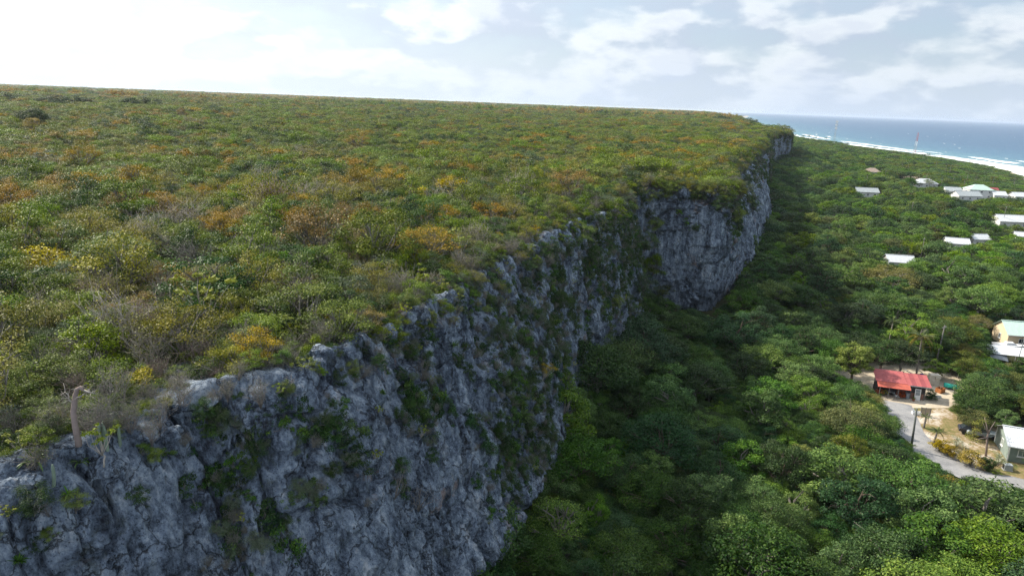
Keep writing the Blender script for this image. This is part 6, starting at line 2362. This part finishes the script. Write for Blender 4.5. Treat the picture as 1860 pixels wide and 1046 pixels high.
def cactus(px, py, stems, label):
    x, y, z = rim_point(px, py)
    e = empty('columnar_cactus', (x, y, z - .1))
    tag(e, label, 'cactus', 'cacti on the near rim')
    for (dx, dy, h, r0, bend) in stems:
        V, F = [], []
        n, seg = 14, 8
        for i in range(seg + 1):
            t = i / seg
            rr = r0 * (1 - .12 * t) * (1 if t < .92 else .55)
            cx_, cz = dx + bend * math.sin(t * 1.3) * (1 - t * .5), h * t
            for k in range(n):
                a = 2 * math.pi * k / n
                q = rr * (1.0 if k % 2 else .78)
                V.append((cx_ + q * math.cos(a), dy + q * math.sin(a), cz))
        for i in range(seg):
            for k in range(n):
                F.append((i * n + k, i * n + (k + 1) % n, (i + 1) * n + (k + 1) % n, (i + 1) * n + k))
        F.append(tuple(seg * n + k for k in range(n)))
        MB().add(V, F).build('stem', MATS['cactus_skin'], e)
    return e


cactus(190, 815, [(-.12, 0, 1.5, .085, 0), (.08, .05, 1.35, .08, .04), (.2, -.05, 1.2, .08, .02), (-.02, .15, 1.45, .075, -.02)], 'clump of upright columnar cacti right of the dead tree')
cactus(220, 805, [(0, 0, 1.25, .085, .06)], 'single upright columnar cactus right of the cactus clump')
cactus(92, 880, [(0, 0, 1.2, .085, .2)], 'curved columnar cactus leaning right on the nearest rim rocks')
cactus(78, 880, [(0, 0, .75, .075, -.35)], 'short curved cactus leaning left on the nearest rim rocks')
cactus(430, 600, [(0, 0, 1.6, .08, .03), (.2, .1, 1.2, .08, 0)], 'pair of columnar cacti in the scrub behind the rim')

LEAF = {}
for nm, cm in (('fern', 'leaf_fern'), ('pale', 'leaf_bright')):
    for k in range(3):
        v, f = rosette_leaf(1.0, .075, (.45, .8, 1.15)[k], None)
        LEAF[nm, k] = mesh_np('leaf_%s%d' % (nm, k), np.array(v), np.array(f), MATS[cm], tint=np.full(len(v), .35 + .2 * k))


def rosette(px, py, w, label, nm='fern', n=22, name='rosette_plant'):
    x, y, z = rim_point(px, py)
    dep = proj(x, y, z)[2]
    s = w / FPX * dep / 1.7
    e = empty(name, (x, y, z + .05))
    tag(e, label, 'plant', 'rosette plants on the near rim')
    for k in range(n):
        o = obj('leaf', LEAF[nm, k % 3], e)
        q = s * rnd.uniform(.75, 1.1)
        o.scale = (q, q * 1.2, q)
        o.rotation_euler = (rnd.uniform(-.2, .2), -rnd.uniform(0, .6), k * 2.4 + rnd.uniform(-.2, .2))


rosette(63, 838, 55, 'large green fern left of the dead tree on the rim')
rosette(127, 893, 36, 'bright fern below the curved cacti on the nearest rim', 'pale')
rosette(143, 838, 40, 'green fern at the foot of the dead tree')
rosette(284, 758, 26, 'bright green rosette left of the rim boulders', 'pale')
rosette(110, 745, 44, 'tall dark fern in the scrub behind the dead tree')
rosette(435, 668, 46, 'tall fern on the rim above the big boulders')
rosette(565, 612, 36, 'fern below the yellow-leaved shrub on the rim')
rosette(480, 703, 12, 'tiny bright rosette on top of the boulders', 'pale', 14)
rosette(83, 912, 18, 'small bright rosette on the bare cliff below the rim', 'pale', 16)
rosette(727, 596, 22, 'small green rosette on the cliff edge', 'pale', 18)
rosette(733, 612, 16, 'smaller green rosette just under another on the cliff edge', 'pale', 16)
rosette(790, 548, 14, 'bright rosette at the top of the fluted cliff', 'pale', 16)
rosette(885, 472, 24, 'fern on the rim beside the spiky rocks')
rosette(822, 517, 22, 'bright fern on the rim right of the grey trunks', 'pale')
rosette(785, 492, 26, 'large fern in the scrub above the fluted cliff')
rosette(946, 768, 46, 'dark fern low on the overgrown cliff face')
rosette(930, 690, 40, 'dark fern beside the yellow bush on the cliff face')
rosette(825, 635, 24, 'fern in the middle of the fluted cliff')

# blocks of limestone on the rim: parts of the cliff
def boulder_me(seed, k=4):
    bm = stone_mesh(seed, k)
    V = np.array([v.co for v in bm.verts])
    q = 1 + .07 * fbm(V * 4, 3, seed + 1, True) + .05 * fbm(V * 9, 2, seed + 2, True)
    for v, s in zip(bm.verts, q):
        v.co *= s
    me = bpy.data.meshes.new('boulder')
    bm.to_mesh(me)
    bm.free()
    me.materials.append(MATS['cliff_rock'])
    return me


BM = [boulder_me(900 + i) for i in range(5)]
BL = [(375, 735, 60, 32), (335, 745, 40, 28), (440, 735, 60, 50), (490, 720, 80, 60), (545, 715, 46, 50), (480, 775, 60, 60), (455, 765, 40, 40), (520, 800, 60, 50), (275, 775, 66, 36), (300, 795, 44, 30), (55, 865, 60, 44), (20, 880, 50, 40), (210, 830, 60, 40), (170, 850, 46, 36), (640, 640, 40, 40), (600, 650, 46, 40), (700, 600, 34, 36), (770, 580, 30, 34), (905, 480, 26, 26), (930, 475, 24, 30), (975, 455, 24, 26), (1050, 425, 22, 24), (1200, 352, 24, 24), (1240, 350, 30, 22), (1285, 350, 20, 20), (880, 500, 22, 22), (655, 620, 30, 30), (820, 545, 24, 30), (580, 660, 36, 30)]
for i, (px, py, w, h) in enumerate(BL):
    i_, j_ = on_cliff(px, py)
    p, nn = CV[i_, j_], CNM[i_, j_]
    d_ = CPD[i_, j_]
    o = obj('rock', BM[i % 5], cliff)
    o.location = p - nn * (w / FPX * d_ * .22)
    o.scale = (w / FPX * d_ / 2.1, w / FPX * d_ / 2.1, h / FPX * d_ / 2.0)
    o.rotation_euler = (rnd.uniform(-.3, .3), rnd.uniform(-.3, .3), rnd.uniform(0, 6.28))

# ------------------------------------------------------------------ labels for the single plants
ORD = ['first', 'second', 'third', 'fourth', 'fifth', 'sixth', 'seventh', 'eighth', 'ninth', 'tenth', 'eleventh', 'twelfth', 'thirteenth', 'fourteenth', 'fifteenth', 'sixteenth', 'seventeenth', 'eighteenth', 'nineteenth', 'twentieth', 'twenty-first', 'twenty-second', 'twenty-third', 'twenty-fourth', 'twenty-fifth', 'twenty-sixth', 'twenty-seventh', 'twenty-eighth', 'twenty-ninth', 'thirtieth']


def region(p):
    px, py, _ = p['px']
    x, y, z = p['loc']
    grp = p['group']
    if grp.startswith('plants on the cliff'):
        return 'on the nearest cliff face' if px < 700 else 'on the overgrown middle cliff' if px < 1130 else 'on the far cliff headland'
    if grp.startswith('dark trees'):
        return 'at the end of the plateau' if px > 1000 else 'on the plateau skyline'
    if z > 20:
        d = float(rimdist([x], [y])[0])
        if d < 4:
            return 'on the rim near the dead tree' if px < 330 else 'on the rim above the boulders' if px < 640 else 'on the rim above the fluted cliff' if px < 900 else 'on the far rim'
        rows = 'in the front scrub' if py > 560 else 'in the second scrub belt' if py > 460 else 'in the middle scrub belt' if py > 380 else 'in the farther scrub belt'
        return rows
    d = -float(rimdist([x], [y])[0])
    if px > 1480 and py < 570:
        return 'in the woods around the white roofs'
    if px > 1500 and py < 690:
        return 'behind the red-roofed shed'
    if px > 1690 and py < 800:
        return 'beside the lawn right of the pole'
    if d < 15:
        return 'at the foot of the cliff'
    if py > 880:
        return 'along the bottom edge of the forest'
    if px > 1400 and py > 690:
        return 'beside the road bend'
    if py > 700:
        return 'below the near cliff'
    return 'below the far headland'


buck = {}
for p in PLANTS:
    sc_ = p['o'].scale[0]
    size = ''
    if p['group'] in ('trees of the low forest', 'shrubs on the plateau'):
        big = p['o'].scale[0] * 1.0
        lo, hi = (0.78, 1.05) if p['cat'] == 'tree' else (0.85, 1.15)
        size = 'small ' if big < lo else 'large ' if big > hi else ''
    p['size'] = size
    buck.setdefault((size + p['look'], region(p)), []).append(p)
for (look, reg), ps in buck.items():
    ps.sort(key=lambda p: p['px'][0])
    n = len(ps)
    for k, p in enumerate(ps):
        if n == 1:
            lab = 'the only %s %s' % (look, reg)
        else:
            if k < (n + 1) // 2:
                lab = '%s %s, %s from left' % (look, reg, ORD[min(k, 29)])
            else:
                lab = '%s %s, %s from right' % (look, reg, ORD[min(n - 1 - k, 29)])
        tag(p['o'], lab, p['cat'], p['group'])

# ------------------------------------------------------------------ air
HAZE_DENSITY = 5.5e-5


def m_haze(g):
    v = g.n('ShaderNodeVolumePrincipled', {'Color': (0.72, 0.80, 0.92, 1), 'Density': HAZE_DENSITY, 'Anisotropy': 0.25})
    g.n('ShaderNodeOutputMaterial', {'Volume': v.outputs[0]})


if HAZE_DENSITY:
    mat('haze_air', m_haze)
    hz = MB().box((15000, 30000, 28), (160000, 160000, 76)).build('haze', MATS['haze_air'])
    tag(hz, 'thin sea haze over the island', 'haze', None, 'stuff')
